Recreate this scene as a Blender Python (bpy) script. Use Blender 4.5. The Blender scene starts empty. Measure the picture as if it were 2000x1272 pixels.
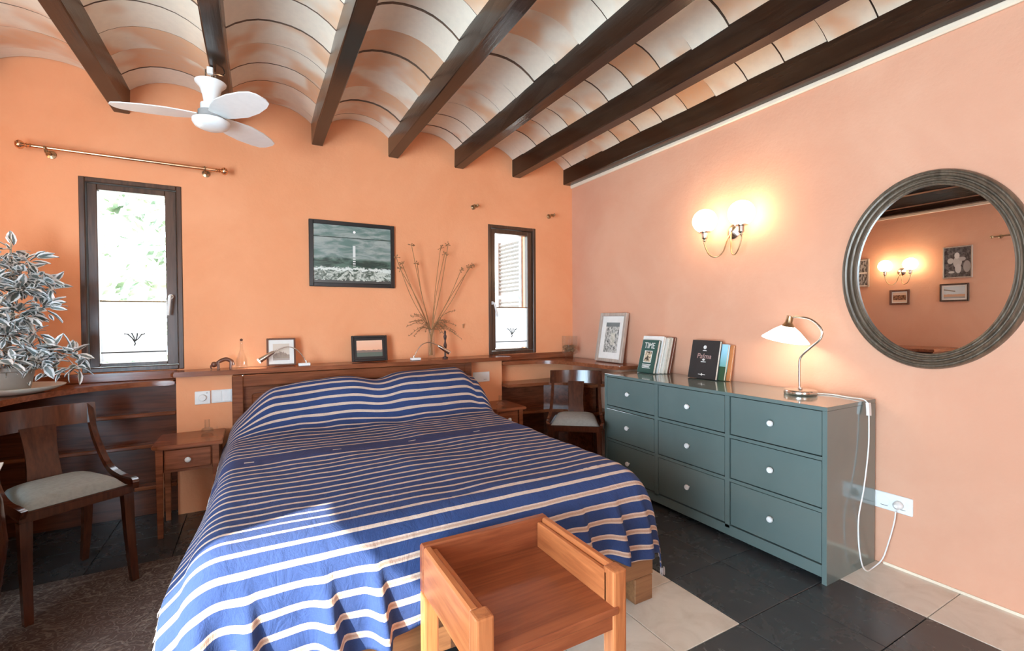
import bpy, bmesh, math, random
from mathutils import Vector, Matrix, Euler, noise
PI = math.pi
C = bpy.context.scene.collection
sc = bpy.context.scene
random.seed(7)

# ------------------------------------------------------------------ camera, world, sun, daylight, exposure
cd = bpy.data.cameras.new('camera'); cam = bpy.data.objects.new('camera', cd); C.objects.link(cam)
cd.sensor_fit = 'HORIZONTAL'; cd.sensor_width = 36; cd.lens = 903 / 2000 * 36; cd.clip_start = .02
def vp(u, v): return Vector((u - 1000, -(v - 636), -903.0))
_X = vp(2633, 612).normalized(); _Y = vp(500, 625); _Y = (_Y - _X * _X.dot(_Y)).normalized(); _Z = _X.cross(_Y)
cam.matrix_world = Matrix.Translation((0, 0, 1.169)) @ Matrix((_X, _Y, _Z)).to_4x4()
sc.camera = cam

w = bpy.data.worlds.new('sky'); sc.world = w; w.use_nodes = True
wb = w.node_tree.nodes['Background']; wb.inputs[0].default_value = (.78, .90, 1, 1); wb.inputs[1].default_value = 5.6
sun = bpy.data.lights.new('sun', 'SUN'); sun.energy = 11.5; sun.angle = math.radians(.6); sun.color = (1, .95, .86)
so = bpy.data.objects.new('sun', sun); C.objects.link(so)
_d = Vector((.91 * math.cos(.635), .42 * math.cos(.635), -math.sin(.635)))
so.rotation_euler = _d.to_track_quat('-Z', 'Y').to_euler()
def area(name, loc, target, sx, sy, power, color):
    l = bpy.data.lights.new(name, 'AREA'); l.shape = 'RECTANGLE'; l.size = sx; l.size_y = sy; l.energy = power; l.color = color
    o = bpy.data.objects.new(name, l); C.objects.link(o); o.location = loc
    o.rotation_euler = (Vector(target) - Vector(loc)).to_track_quat('-Z', 'Z').to_euler(); return o
# daylight standing outside the terrace door (left wall); weak fill light at an added rear opening
area('daylight_terrace', (-2.0, -.06, 1.0), (0, 1.3, 2.8), 1.7, 1.9, 125, (.52, .79, 1))
area('fill_rear', (.4, -2.05, 1.6), (.4, 0, 2.3), .8, .9, 4, (.80, .90, 1))
sc.view_settings.view_transform = 'Standard'; sc.view_settings.look = 'None'
sc.view_settings.gamma = 1; sc.view_settings.use_curve_mapping = False
sc.view_settings.exposure = .82

# ------------------------------------------------------------------ shader helper
class S:
    def __init__(s, t, v): s.t = t; s.v = v
    def _m(s, op, *a, clamp=False):
        n = s.t.nodes.new('ShaderNodeMath'); n.operation = op; n.use_clamp = clamp
        for i, x in enumerate((s,) + a):
            x = x.v if isinstance(x, S) else x
            if isinstance(x, (int, float)): n.inputs[i].default_value = x
            else: s.t.links.new(x, n.inputs[i])
        return S(s.t, n.outputs[0])
    def __add__(s, o): return s._m('ADD', o)
    def __sub__(s, o): return s._m('SUBTRACT', o)
    def __mul__(s, o): return s._m('MULTIPLY', o)
    def __truediv__(s, o): return s._m('DIVIDE', o)
    __radd__ = __add__; __rmul__ = __mul__
    def __rsub__(s, o): return S(s.t, o)._m('SUBTRACT', s)
    def gt(s, o): return s._m('GREATER_THAN', o)
    def lt(s, o): return s._m('LESS_THAN', o)
    def fr(s): return s._m('FRACT')
    def ab(s): return s._m('ABSOLUTE')
    def pw(s, o): return s._m('POWER', o)
    def sin(s): return s._m('SINE')
    def cl(s): return s._m('ADD', 0.0, clamp=True)
    def mx(s, o): return s._m('MAXIMUM', o)
    def mn(s, o): return s._m('MINIMUM', o)
    def ss(s, a, b):
        n = s.t.nodes.new('ShaderNodeMapRange'); n.interpolation_type = 'SMOOTHSTEP'
        s.t.links.new(s.v, n.inputs[0]); n.inputs[1].default_value = a; n.inputs[2].default_value = b
        return S(s.t, n.outputs[0])
class Mat:
    def __init__(s, name):
        s.m = bpy.data.materials.new(name); s.m.use_nodes = True; s.t = s.m.node_tree
        s.b = s.t.nodes['Principled BSDF']; s.tc = s.t.nodes.new('ShaderNodeTexCoord')
    def col(s, c):
        if isinstance(c, (tuple, list)):
            n = s.t.nodes.new('ShaderNodeRGB'); n.outputs[0].default_value = tuple(c)[:3] + (1,); return n.outputs[0]
        return c
    def mix(s, f, a, b, mode='MIX'):
        n = s.t.nodes.new('ShaderNodeMix'); n.data_type = 'RGBA'; n.blend_type = mode
        f = f.v if isinstance(f, S) else f
        if isinstance(f, (int, float)): n.inputs[0].default_value = f
        else: s.t.links.new(f, n.inputs[0])
        s.t.links.new(s.col(a), n.inputs[6]); s.t.links.new(s.col(b), n.inputs[7]); return n.outputs[2]
    def mapp(s, coord='Object', scale=(1, 1, 1), loc=(0, 0, 0), rot=(0, 0, 0)):
        n = s.t.nodes.new('ShaderNodeMapping'); s.t.links.new(s.tc.outputs[coord], n.inputs[0])
        n.inputs[1].default_value = loc; n.inputs[2].default_value = rot; n.inputs[3].default_value = scale; return n.outputs[0]
    def xyz(s, coord='Object'):
        n = s.t.nodes.new('ShaderNodeSeparateXYZ'); s.t.links.new(s.tc.outputs[coord], n.inputs[0]); return [S(s.t, o) for o in n.outputs]
    def noise(s, vec, scale, detail=4, rough=.55, dist=0):
        n = s.t.nodes.new('ShaderNodeTexNoise'); s.t.links.new(vec, n.inputs['Vector'])
        n.inputs['Scale'].default_value = scale; n.inputs['Detail'].default_value = detail
        n.inputs['Roughness'].default_value = rough; n.inputs['Distortion'].default_value = dist; return S(s.t, n.outputs[0])
    def voro(s, vec, scale, feature='F1', out=0):
        n = s.t.nodes.new('ShaderNodeTexVoronoi'); n.feature = feature; s.t.links.new(vec, n.inputs['Vector']); n.inputs['Scale'].default_value = scale
        return S(s.t, n.outputs[out])
    def rnd(s):
        n = s.t.nodes.new('ShaderNodeObjectInfo'); return S(s.t, n.outputs['Random'])
    def bump(s, h, strength=.2, dist=.01):
        n = s.t.nodes.new('ShaderNodeBump'); n.inputs['Strength'].default_value = strength; n.inputs['Distance'].default_value = dist
        s.t.links.new(h.v, n.inputs['Height']); s.t.links.new(n.outputs[0], s.b.inputs['Normal'])
    def out(s, color=None, rough=.5, metal=0, **k):
        if color is not None: s.t.links.new(s.col(color), s.b.inputs['Base Color'])
        if isinstance(rough, S): s.t.links.new(rough.v, s.b.inputs['Roughness'])
        else: s.b.inputs['Roughness'].default_value = rough
        s.b.inputs['Metallic'].default_value = metal
        for kk, v in k.items(): s.b.inputs[kk.replace('_', ' ')].default_value = v
        return s.m
def plain(name, c, rough=.5, metal=0, var=.12, scale=30, **k):
    M = Mat(name); n = M.noise(M.mapp(), scale, 3)
    c2 = tuple(x * (1 - var * 2) for x in c)
    return M.out(M.mix(n.ss(.35, .75), c, c2), rough, metal, **k)
def wood(name, c1, c2, rough=.3, axis=0, scale=1.0, bump=.08, **k):
    M = Mat(name); sc_ = [14 * scale, 14 * scale, 14 * scale]; sc_[axis] = 1.1 * scale
    v = M.mapp('Object', tuple(sc_)); a = M.noise(v, 2.2, 6, .6, .8); b = M.noise(v, 9, 3, .5)
    f = (a * .75 + b * .35).ss(.38, .72); M.bump(a + b * .5, bump, .004)
    return M.out(M.mix(f, c1, c2), rough, **k)
def wall_mat(name, c1, c2, sc_=1.0):
    M = Mat(name); v = M.mapp(); a = M.noise(v, 1.3 * sc_, 6, .62, .4); b = M.noise(v, 60, 3, .6); c = M.noise(v, 9, 4, .6)
    M.bump(b * .6 + c * 1.5, .16, .01)
    return M.out(M.mix(a.ss(.3, .72), c1, c2), .82)
def emit(name, c, s):
    M = Mat(name); M.b.inputs['Emission Color'].default_value = c + (1,); M.b.inputs['Emission Strength'].default_value = s
    n = M.noise(M.mapp(), 3); M.t.links.new(M.mix(n, c, c), M.b.inputs['Emission Color']); return M.out(c, .3)
def glassy(name, c=(1, 1, 1), rough=.0, ior=1.45):
    M = Mat(name); n = M.noise(M.mapp(), 4, 2); cc = M.mix(n, c, tuple(x * .97 for x in c))
    return M.out(cc, rough, 0, Transmission_Weight=1.0, IOR=ior)

# ------------------------------------------------------------------ materials
m_wall = wall_mat('painted_plaster_orange', (.90, .40, .20), (.84, .34, .155))
m_wallr = wall_mat('orange_plaster_cool_light', (.73, .40, .265), (.69, .345, .22))  # same orange paint; cool daylight is put into its pinker, duller colour
m_beam = wood('dark_stained_beam', (.030, .014, .008), (.012, .005, .003), .2, 1, .6, .25)
m_desk = wood('mahogany', (.30, .092, .038), (.17, .048, .019), .2, 0, .8)
m_desk_shaded = wood('mahogany_niche_shade', (.15, .042, .018), (.075, .020, .008), .25, 0, .8)  # desk mahogany darkened: the shade under the desks is put into the colour
m_chair = wood('mahogany_chair', (.075, .020, .009), (.035, .009, .004), .16, 2, .8)
m_head = wood('headboard_wood', (.25, .078, .032), (.14, .042, .017), .2, 0, .7)
m_stool = wood('cherry_wood', (.34, .095, .035), (.21, .052, .02), .34, 0, .9)
m_stooly = wood('cherry_wood_cross', (.55, .18, .06), (.36, .10, .032), .34, 1, .9)
m_stoolz = wood('cherry_wood_upright', (.55, .19, .065), (.36, .105, .035), .36, 2, .9)
m_bed = wood('bed_wood', (.30, .135, .055), (.18, .075, .03), .4, 0, .9)
m_win = wood('window_wood', (.105, .05, .028), (.05, .022, .012), .3, 2, .9)
m_cream = plain('cream_plaster', (.86, .72, .56), .8, var=.06, scale=4)
m_white = plain('white_plastic', (.86, .86, .84), .35, var=.02)
m_whitep = plain('white_paint', (.84, .84, .82), .3, var=.02)
m_chrome = plain('brushed_nickel', (.68, .64, .58), .22, 1, var=.06)
m_brass = plain('antique_brass', (.50, .36, .21), .3, 1, var=.1)
m_copper = plain('polished_copper_rod', (.80, .44, .25), .25, 1, var=.06)
m_black = plain('black_lacquer', (.02, .02, .02), .3)
m_seat = plain('grey_green_upholstery', (.27, .285, .27), .75, var=.08, scale=60)
m_glass = glassy('clear_glass')
m_pane = Mat('window_glass')
_g = m_pane.t.nodes.new('ShaderNodeBsdfTransparent'); _gl = m_pane.t.nodes.new('ShaderNodeBsdfGlossy'); _gl.inputs['Roughness'].default_value = .02
_mx = m_pane.t.nodes.new('ShaderNodeMixShader'); _fr = m_pane.t.nodes.new('ShaderNodeFresnel'); _fr.inputs[0].default_value = 1.18
m_pane.t.links.new(_fr.outputs[0], _mx.inputs[0]); m_pane.t.links.new(_g.outputs[0], _mx.inputs[1]); m_pane.t.links.new(_gl.outputs[0], _mx.inputs[2])
m_pane.t.links.new(_mx.outputs[0], m_pane.t.nodes['Material Output'].inputs[0]); m_pane = m_pane.m
m_thin = bpy.data.materials.new('thin_clear_glass'); m_thin.use_nodes = True; _t = m_thin.node_tree
_g = _t.nodes.new('ShaderNodeBsdfTransparent'); _g.inputs[0].default_value = (.97, .98, .98, 1); _gl = _t.nodes.new('ShaderNodeBsdfGlossy'); _gl.inputs['Roughness'].default_value = .03
_lw = _t.nodes.new('ShaderNodeLayerWeight'); _lw.inputs[0].default_value = .25; _mm = _t.nodes.new('ShaderNodeMath'); _mm.operation = 'MULTIPLY'; _mm.inputs[1].default_value = .35; _mx = _t.nodes.new('ShaderNodeMixShader')
_t.links.new(_lw.outputs[1], _mm.inputs[0]); _t.links.new(_mm.outputs[0], _mx.inputs[0]); _t.links.new(_g.outputs[0], _mx.inputs[1]); _t.links.new(_gl.outputs[0], _mx.inputs[2]); _t.links.new(_mx.outputs[0], _t.nodes['Material Output'].inputs[0])
# dresser paint
M = Mat('satin_green_grey_paint'); n = M.noise(M.mapp(), 3, 3); M.bump(M.noise(M.mapp(), 90, 2), .02, .002)
m_dres = M.out(M.mix(n.ss(.3, .7), (.135, .182, .172), (.12, .165, .156)), .16, 0, Coat_Weight=.6, Coat_Roughness=.06)
# floor tiles
M = Mat('dark_slate_tile'); v = M.mapp(); n = M.noise(v, 5, 6, .65, .6); r = M.rnd()
m_slate = M.out(M.mix((n.ss(.3, .75) * .7 + r * .3).cl(), (.045, .046, .048), (.066, .066, .065)), (n * .3 + .12), 0); 
M = Mat('pale_stone_tile'); v = M.mapp(); n = M.noise(v, 6, 6, .65, .8); r = M.rnd()
m_pale = M.out(M.mix((n.ss(.35, .75) * .8 + r * .25).cl(), (.76, .70, .60), (.60, .52, .42)), .22)
m_grout = plain('grout', (.17, .165, .155), .9)
# vault tile
M = Mat('vault_tile_whitewash'); v = M.mapp(); r = M.rnd()
cmb = M.t.nodes.new('ShaderNodeVectorMath'); cmb.operation = 'ADD'
rv = M.t.nodes.new('ShaderNodeCombineXYZ'); M.t.links.new((r * 37).v, rv.inputs[0]); M.t.links.new((r * 91).v, rv.inputs[1])
M.t.links.new(v, cmb.inputs[0]); M.t.links.new(rv.outputs[0], cmb.inputs[1])
a = M.noise(cmb.outputs[0], 3.0, 2, .5, .2); b = M.noise(cmb.outputs[0], 30, 4, .6); r2 = (r * 7.31).fr()
oran = (a + r2 * .30 - .17).ss(.46, .62); M.bump(b, .15, .006)
c1 = M.mix(oran, (.92, .80, .65), (.82, .49, .29)); c2 = M.mix(((r * 13.7).fr().gt(.94)), c1, (.76, .46, .28))
m_tile = M.out(M.mix(b.ss(.3, .8) * .25, c2, (.7, .6, .5)), .75)
m_mortar = plain('vault_mortar', (.20, .12, .08), .95)
# stripes of the bedspread: UV in metres
M = Mat('striped_cotton'); uv = M.t.nodes.new('ShaderNodeSeparateXYZ'); M.t.links.new(M.tc.outputs['UV'], uv.inputs[0])
u = S(M.t, uv.outputs[0]); vv = S(M.t, uv.outputs[1]); w1 = M.noise(M.mapp('UV', (1, 1, 1)), 5, 3); w2 = M.noise(M.mapp('UV', (60, 900, 1)), 1, 2); w3 = M.noise(M.mapp('UV', (900, 60, 1)), 1, 2)
ph = (vv + (w1 - .5) * .008) / .0565
f = ph.fr(); gap = vv.gt(.965) * vv.lt(1.085)
foot = vv.gt(1.93); head = vv.lt(.46); wide = (foot + head).cl()
hw = .125 + wide * .035
line = ((f - .5).ab()).lt(hw); core = ((f - .5).ab()).lt(hw * .42)
line = line * (1 - gap)
thin = ((f - .5).ab()).lt(hw * .85)
cream = M.mix((core * foot), (.66, .50, .40), (.52, .33, .24))
dash = (vv.gt(1.018) * vv.lt(1.031)) * ((u / .37 + .15).fr()).lt(.105)
blue = M.mix(w1.ss(.35, .7), (.020, .048, .155), (.027, .057, .175)); blue = M.mix(gap * .5, blue, (.035, .04, .15))
c = M.mix(line, blue, cream); c = M.mix(dash, c, (.85, .80, .72))
c = M.mix((w2 * .5 + w3 * .5).ss(.3, .7) * .25, c, (.02, .04, .12), 'MULTIPLY')
wr = M.noise(M.mapp('UV', (9, 5, 1)), 2.2, 5, .62, .9)
M.bump(wr * 1.0 + w2 * .05 + w3 * .05, .35, .02)
m_cloth = M.out(c, .9, 0)
# rug
M = Mat('worn_persian_rug'); v = M.mapp(); x, y, z = M.xyz(); vo = M.voro(M.mapp('Object', (1, 1.3, 1)), 26, 'SMOOTH_F1'); vo2 = M.voro(M.mapp('Object', (1, 1.4, 1)), 48)
n = M.noise(v, 22, 6, .7, 1.5); n2 = M.noise(v, 2, 3)
bx = ((x.ab() - .40).ab()).lt(.008) + ((y.ab() - 1.18).ab()).lt(.008) + ((x.ab() - .27).ab()).lt(.005) + ((y.ab() - 1.02).ab()).lt(.005)
pat = (((vo * 5).fr()).ss(.62, .85) * .5 + (vo2.lt(.22)) * .3 + n.ss(.5, .64) * .4 + bx * .35).cl()
cc = M.mix(pat, (.075, .040, .030), (.27, .20, .155)); cc = M.mix(n2.ss(.35, .7) * .5, cc, (.09, .05, .04))
M.bump(n + pat, .5, .008); m_rug = M.out(cc, .95)

# ------------------------------------------------------------------ mesh helpers
class MB:
    def __init__(s): s.bm = bmesh.new(); s.uv = None; s.nb = 0
    def box(s, x0, x1, y0, y1, z0, z1, bev=0, M=None, seg=1, taper=None):
        vs = [Vector((x, y, z)) for x in (x0, x1) for y in (y0, y1) for z in (z0, z1)]
        if taper:                                  # scale of the lower face about its centre
            cx, cy = (x0 + x1) / 2, (y0 + y1) / 2
            for q in vs:
                if q.z == z0: q.x = cx + (q.x - cx) * taper; q.y = cy + (q.y - cy) * taper
        if M: vs = [M @ q for q in vs]
        b = [s.bm.verts.new(q) for q in vs]
        fs = [s.bm.faces.new([b[i] for i in f]) for f in ((0, 1, 3, 2), (4, 6, 7, 5), (0, 4, 5, 1), (2, 3, 7, 6), (0, 2, 6, 4), (1, 5, 7, 3))]
        if bev:
            es = list({e for f in fs for e in f.edges})
            bmesh.ops.bevel(s.bm, geom=es, offset=bev, segments=seg, affect='EDGES', profile=.6)
        return s
    def tube(s, pts, r, n=8, cap=True, square=None):
        pts = [Vector(p) for p in pts]; k = len(pts); rs = r if isinstance(r, (list, tuple)) else [r] * k
        rings = []; up = None
        for i, p in enumerate(pts):
            t = (pts[min(i + 1, k - 1)] - pts[max(i - 1, 0)]).normalized()
            if up is None:
                up = Vector((0, 0, 1)) if abs(t.z) < .9 else Vector((0, 1, 0))
            a = (up - t * up.dot(t)).normalized(); up = a; b = t.cross(a)
            if square:
                w_, h_ = square if not callable(square) else square(i / (k - 1))
                ring = [s.bm.verts.new(p + a * (h_ * sa) + b * (w_ * sb)) for sa, sb in ((1, 1), (1, -1), (-1, -1), (-1, 1))]
            else:
                ring = [s.bm.verts.new(p + (a * math.cos(2 * PI * j / n) + b * math.sin(2 * PI * j / n)) * rs[i]) for j in range(n)]
            rings.append(ring)
        n = len(rings[0])
        for i in range(k - 1):
            for j in range(n): s.bm.faces.new([rings[i][j], rings[i][(j + 1) % n], rings[i + 1][(j + 1) % n], rings[i + 1][j]])
        if cap: s.bm.faces.new(rings[0][::-1]); s.bm.faces.new(rings[-1])
        return s
    def lathe(s, prof, n=24, M=None, cap=True):
        rings = []
        for (r, z) in prof:
            rings.append([s.bm.verts.new((M @ Vector(q)) if M else q) for q in [Vector((r * math.cos(2 * PI * j / n), r * math.sin(2 * PI * j / n), z)) for j in range(n)]])
        for i in range(len(prof) - 1):
            for j in range(n): s.bm.faces.new([rings[i][j], rings[i][(j + 1) % n], rings[i + 1][(j + 1) % n], rings[i + 1][j]])
        if cap:
            if prof[0][0] > 1e-5: s.bm.faces.new(rings[0][::-1])
            if prof[-1][0] > 1e-5: s.bm.faces.new(rings[-1])
        bmesh.ops.remove_doubles(s.bm, verts=s.bm.verts, dist=1e-6)
        return s
    def sphere(s, c, r, n=16, sc_=(1, 1, 1)):
        p = [(max(1e-6, math.sin(PI * i / n)), -math.cos(PI * i / n)) for i in range(n + 1)]
        M = Matrix.Translation(c) @ Matrix.Diagonal((r * sc_[0], r * sc_[1], r * sc_[2], 1))
        return s.lathe(p, n * 2, M, cap=False)
    def prism(s, pts, z0, z1, M=None, bev=0):
        lo = [s.bm.verts.new((M @ Vector((x, y, z0))) if M else (x, y, z0)) for x, y in pts]
        hi = [s.bm.verts.new((M @ Vector((x, y, z1))) if M else (x, y, z1)) for x, y in pts]
        k = len(pts); a = s.bm.faces.new(lo[::-1]); b = s.bm.faces.new(hi)
        for i in range(k): s.bm.faces.new([lo[i], lo[(i + 1) % k], hi[(i + 1) % k], hi[i]])
        if bev: bmesh.ops.bevel(s.bm, geom=list(a.edges) + list(b.edges), offset=bev, segments=2, affect='EDGES')
        return s
    def obj(s, name, mat, parent=None, smooth=None, loc=None):
        bmesh.ops.recalc_face_normals(s.bm, faces=s.bm.faces)
        me = bpy.data.meshes.new(name); s.bm.to_mesh(me); s.bm.free()
        return mk(name, me, mat, parent, smooth, loc)
def mk(name, me, mat, parent=None, smooth=None, loc=None):
    o = bpy.data.objects.new(name, me); C.objects.link(o)
    if mat: me.materials.clear(); me.materials.append(mat)
    if smooth:
        me.polygons.foreach_set('use_smooth', [True] * len(me.polygons))
        try: me.set_sharp_from_angle(angle=math.radians(smooth))
        except Exception: pass
    if parent: o.parent = parent
    if loc: o.location = loc
    return o
def thing(name, label, cat, loc=(0, 0, 0), rz=0, group=None):
    o = bpy.data.objects.new(name, None); C.objects.link(o); o.empty_display_size = .05
    o.location = loc; o.rotation_euler = (0, 0, rz); return tag(o, label, cat, group)
def tag(o, label, cat, group=None):
    o['label'] = label; o['category'] = cat
    if group: o['group'] = group
    return o
def struct(o, label, cat):
    o['kind'] = 'structure'; o['label'] = label; o['category'] = cat; return o
def dup(r, loc, rz, label):
    n = r.copy(); C.objects.link(n); n.location = loc; n.rotation_euler = (0, 0, rz); n['label'] = label
    for ch in list(r.children):
        c_ = ch.copy(); C.objects.link(c_); c_.parent = n
        for g in ch.children: d = g.copy(); C.objects.link(d); d.parent = c_
    return n
def bez(pts, n=8):
    """Catmull-Rom through the points"""
    P_ = [Vector(p) for p in pts]; P_ = [P_[0] * 2 - P_[1]] + P_ + [P_[-1] * 2 - P_[-2]]; out = []
    for i in range(1, len(P_) - 2):
        for k in range(n):
            t = k / n; a, b, c_, d = P_[i - 1:i + 3]
            out.append(.5 * ((2 * b) + (c_ - a) * t + (2 * a - 5 * b + 4 * c_ - d) * t * t + (3 * b - a - 3 * c_ + d) * t ** 3))
    out.append(P_[-2]); return out
def text(name, body, size, mat, M, parent, ext=.0006, sx=1.0, shear=0):
    cu = bpy.data.curves.new(name, 'FONT'); cu.body = body; cu.size = size; cu.align_x = 'CENTER'; cu.align_y = 'CENTER'; cu.extrude = ext; cu.shear = shear
    t = bpy.data.objects.new(name, cu); C.objects.link(t); dg = bpy.context.evaluated_depsgraph_get()
    me = bpy.data.meshes.new_from_object(t.evaluated_get(dg)); bpy.data.objects.remove(t)
    me.transform(Matrix.Diagonal((sx, 1, 1, 1))); me.transform(M)
    return mk(name, me, mat, parent)
def sstep(a, b, x):
    t = min(1, max(0, (x - a) / (b - a))); return t * t * (3 - 2 * t)

XR, XL, YB, YR = 2.58, -1.75, 3.5, -1.8      # right, left, back and rear wall faces
# ------------------------------------------------------------------ room shell
b = MB(); b.box(XL - .15, XR + .15, YR - .15, YB + .25, -.12, -.02); floor = struct(b.obj('floor', m_grout), 'floor of square slate and pale stone tiles', 'floor')
TS, TY = .33, .3335
tm = {}
def tile_mesh(wx, wy, mat):
    k = (round(wx, 3), round(wy, 3), mat.name)
    if k not in tm:
        t = MB(); t.box(0, wx, 0, wy, -.02, 0, .0015); me = bpy.data.meshes.new('floor_tile'); t.bm.to_mesh(me); t.bm.free(); me.materials.append(mat); tm[k] = me
    return tm[k]
for i in range(-11, 3):
    for j in range(-9, 8):
        x0 = 1.60 + i * TS; y0 = 1.11 + j * TY; x1 = min(x0 + TS, XR); y1 = min(y0 + TY, YB); x0 = max(x0, XL); y0 = max(y0, YR)
        if x1 - x0 < .02 or y1 - y0 < .02: continue
        pale = (i == 2) or (-3 <= i <= -1 and 0 <= j <= 4 and not (i == -3 and j == 1))
        o = bpy.data.objects.new('tile', tile_mesh(x1 - x0 - .003, y1 - y0 - .003, m_pale if pale else m_slate)); C.objects.link(o)
        o.parent = floor; o.location = (x0 + .0015, y0 + .0015, random.uniform(-.0006, .0006))
def wall_y(name, y0, y1, x0, x1, z1, holes, mat, lab, z0=0):
    """wall parallel to x with rectangular holes (x0,x1,z0,z1)"""
    b = MB(); xs = sorted({x0, x1} | {h[0] for h in holes} | {h[1] for h in holes})
    for a, c_ in zip(xs, xs[1:]):
        hs = [h for h in holes if h[0] <= a + 1e-6 and h[1] >= c_ - 1e-6]; z = z0
        for h in hs:
            if h[2] > z: b.box(a, c_, y0, y1, z, h[2])
            z = h[3]
        b.box(a, c_, y0, y1, z, z1)
    bmesh.ops.remove_doubles(b.bm, verts=b.bm.verts, dist=1e-5)
    o = b.obj(name, mat); return struct(o, lab, 'wall')
wall_y('wall_back', YB, YB + .22, XL - .15, XR + .15, 2.78, [(-.876, -.395, .868, 1.995), (1.711, 2.18, .862, 1.962)], m_wall, 'orange plaster wall with two tall narrow windows')
wall_y('wall_rear', YR - .15, YR, XL - .15, XR + .15, 2.78, [(.0, .8, 1.2, 2.1)], m_wall, 'orange wall behind the viewer with an added opening for fill light')  # rear opening is added and sized for the fill light
b = MB(); b.box(XR, XR + .15, YR, YB, 0, 2.78); struct(b.obj('wall_right', m_wallr), 'orange plaster wall, coloured pinker for cool daylight, with oval mirror and double wall lamp', 'wall')
b = MB(); b.box(XL - .15, XL, .87, YB, 0, 2.78); b.box(XL - .15, XL, YR, -1.0, 0, 2.78); b.box(XL - .15, XL, -1.0, .87, 2.25, 2.78)
struct(b.obj('wall_left', m_wallr), 'orange wall opposite the mirror with a terrace door opening', 'wall')
b = MB(); b.box(XL - .15, XR + .15, YR - .15, YB + .22, 2.78, 2.95); ceil = struct(b.obj('ceiling', m_cream), 'ceiling of shallow tiled vaults between beams', 'ceiling')
# beams and vault tiles
bx0 = [.35 + .533 * k for k in range(-4, 5)]; BW = .078
beam_me = None
names = {4: 'against the right wall', 3: 'second from the right wall', 2: 'third from the right wall', 1: 'fourth from the right wall, above the picture',
         0: 'fifth from the right wall, right of the fan', -1: 'that carries the white fan', -2: 'left of the fan, above the left window', -3: 'near the left wall', -4: 'against the left wall, seen in the mirror'}
for k in range(-4, 5):
    x0 = .35 + .533 * k
    if k == -4: x0 = XL + .02
    if k == -3: x0 -= .075
    b = MB(); N = 14; rnd = random.Random(k + 50); pts = []
    for i in range(N + 1):
        y = YR + (YB - YR) * i / N; j = lambda a: rnd.uniform(-a, a); jz = j(.003)
        pts.append([b.bm.verts.new(q) for q in ((x0 + j(.003), y, 2.532), (x0 + j(.003), y, 2.396 + jz), (x0 + .005, y, 2.389 + jz), (x0 + BW - .005, y, 2.389 + jz), (x0 + BW + j(.003), y, 2.396 + jz), (x0 + BW + j(.003), y, 2.532))])
    for i in range(N):
        for q in range(6): b.bm.faces.new([pts[i][q], pts[i][(q + 1) % 6], pts[i + 1][(q + 1) % 6], pts[i + 1][q]])
    b.bm.faces.new(pts[0]); b.bm.faces.new(pts[-1])
    o = b.obj('ceiling_beam', m_beam); tag(o, 'dark stained wooden ceiling beam ' + names[k], 'beam', 'beams of the vaulted ceiling')
def arch_mesh(wid, ty, rise=.098):
    b = MB(); n = 10; r0 = []
    for i in range(n + 1):
        a = i / n * 2 - 1; x = wid / 2 * a; z = rise * (1 - abs(a) ** 2.3); r0.append([b.bm.verts.new(q) for q in ((x, 0, z), (x, ty, z), (x, 0, z + .03), (x, ty, z + .03))])
    for i in range(n):
        p, q = r0[i], r0[i + 1]; b.bm.faces.new([p[0], p[1], q[1], q[0]]); b.bm.faces.new([p[0], q[0], q[2], p[2]]); b.bm.faces.new([p[1], p[3], q[3], q[1]])
    bmesh.ops.recalc_face_normals(b.bm, faces=b.bm.faces)
    for fc in b.bm.faces:
        if abs(fc.normal.y) > .9: fc.material_index = 1
    me = bpy.data.meshes.new('vault_tile'); b.bm.to_mesh(me); b.bm.free(); me.materials.append(m_tile); me.materials.append(m_mortar)
    me.polygons.foreach_set('use_smooth', [True] * len(me.polygons))
    try: me.set_sharp_from_angle(angle=math.radians(40))
    except Exception: pass
    return me
edges = [XL + .02] + [.35 + .533 * k - (.075 if k == -3 else 0) for k in range(-3, 5)]
TL = .212
for q in range(len(edges) - 1):
    a0 = edges[q] + BW - .012; a1 = edges[q + 1] + .012; me = arch_mesh(a1 - a0, TL - .006); rr = random.Random(q)
    off = rr.uniform(0, .12)
    bk = MB(); rows_ = []
    for i_ in range(11):
        a_ = i_ / 10 * 2 - 1; xx_ = (a0 + a1) / 2 + (a1 - a0) / 2 * a_; zz_ = 2.541 + .098 * (1 - abs(a_) ** 2.3)
        rows_.append([bk.bm.verts.new(p_) for p_ in ((xx_, YR, zz_), (xx_, YB - .001, zz_))])
    for p_, q_ in zip(rows_, rows_[1:]): bk.bm.faces.new([p_[0], p_[1], q_[1], q_[0]])
    bk.obj('vault_mortar', m_mortar, ceil)
    y = YB - .001
    first = True
    while y > YR + .02:
        L = off + .08 if first else TL
        o = bpy.data.objects.new('vault_tile', me); C.objects.link(o); o.parent = ceil
        Lc = min(L, y - YR); o.scale = (1, Lc / TL, 1)
        o.location = ((a0 + a1) / 2, y - Lc, 2.515 + rr.uniform(0, .007)); o.rotation_euler = (rr.uniform(-.021, .021), rr.uniform(-.006, .006), 0)
        y -= Lc; first = False
b = MB(); b.box(XR - .020, XR, YR, YB, 2.365, 2.53, .006); struct(b.obj('trim_1', m_cream), 'cream plaster strip under the ceiling on the right wall', 'trim')
b = MB(); b.box(XL, XL + .016, YR, YB, 2.365, 2.53, .004); struct(b.obj('trim_2', m_cream), 'cream plaster strip under the ceiling on the left wall', 'trim')
# baseboard on the right: a thin mortar lip
b = MB(); b.box(XR - .006, XR, YR, 1.05, 0, .012); struct(b.obj('baseboard_right', m_cream), 'thin pale mortar lip where floor meets the right wall', 'trim')
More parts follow.
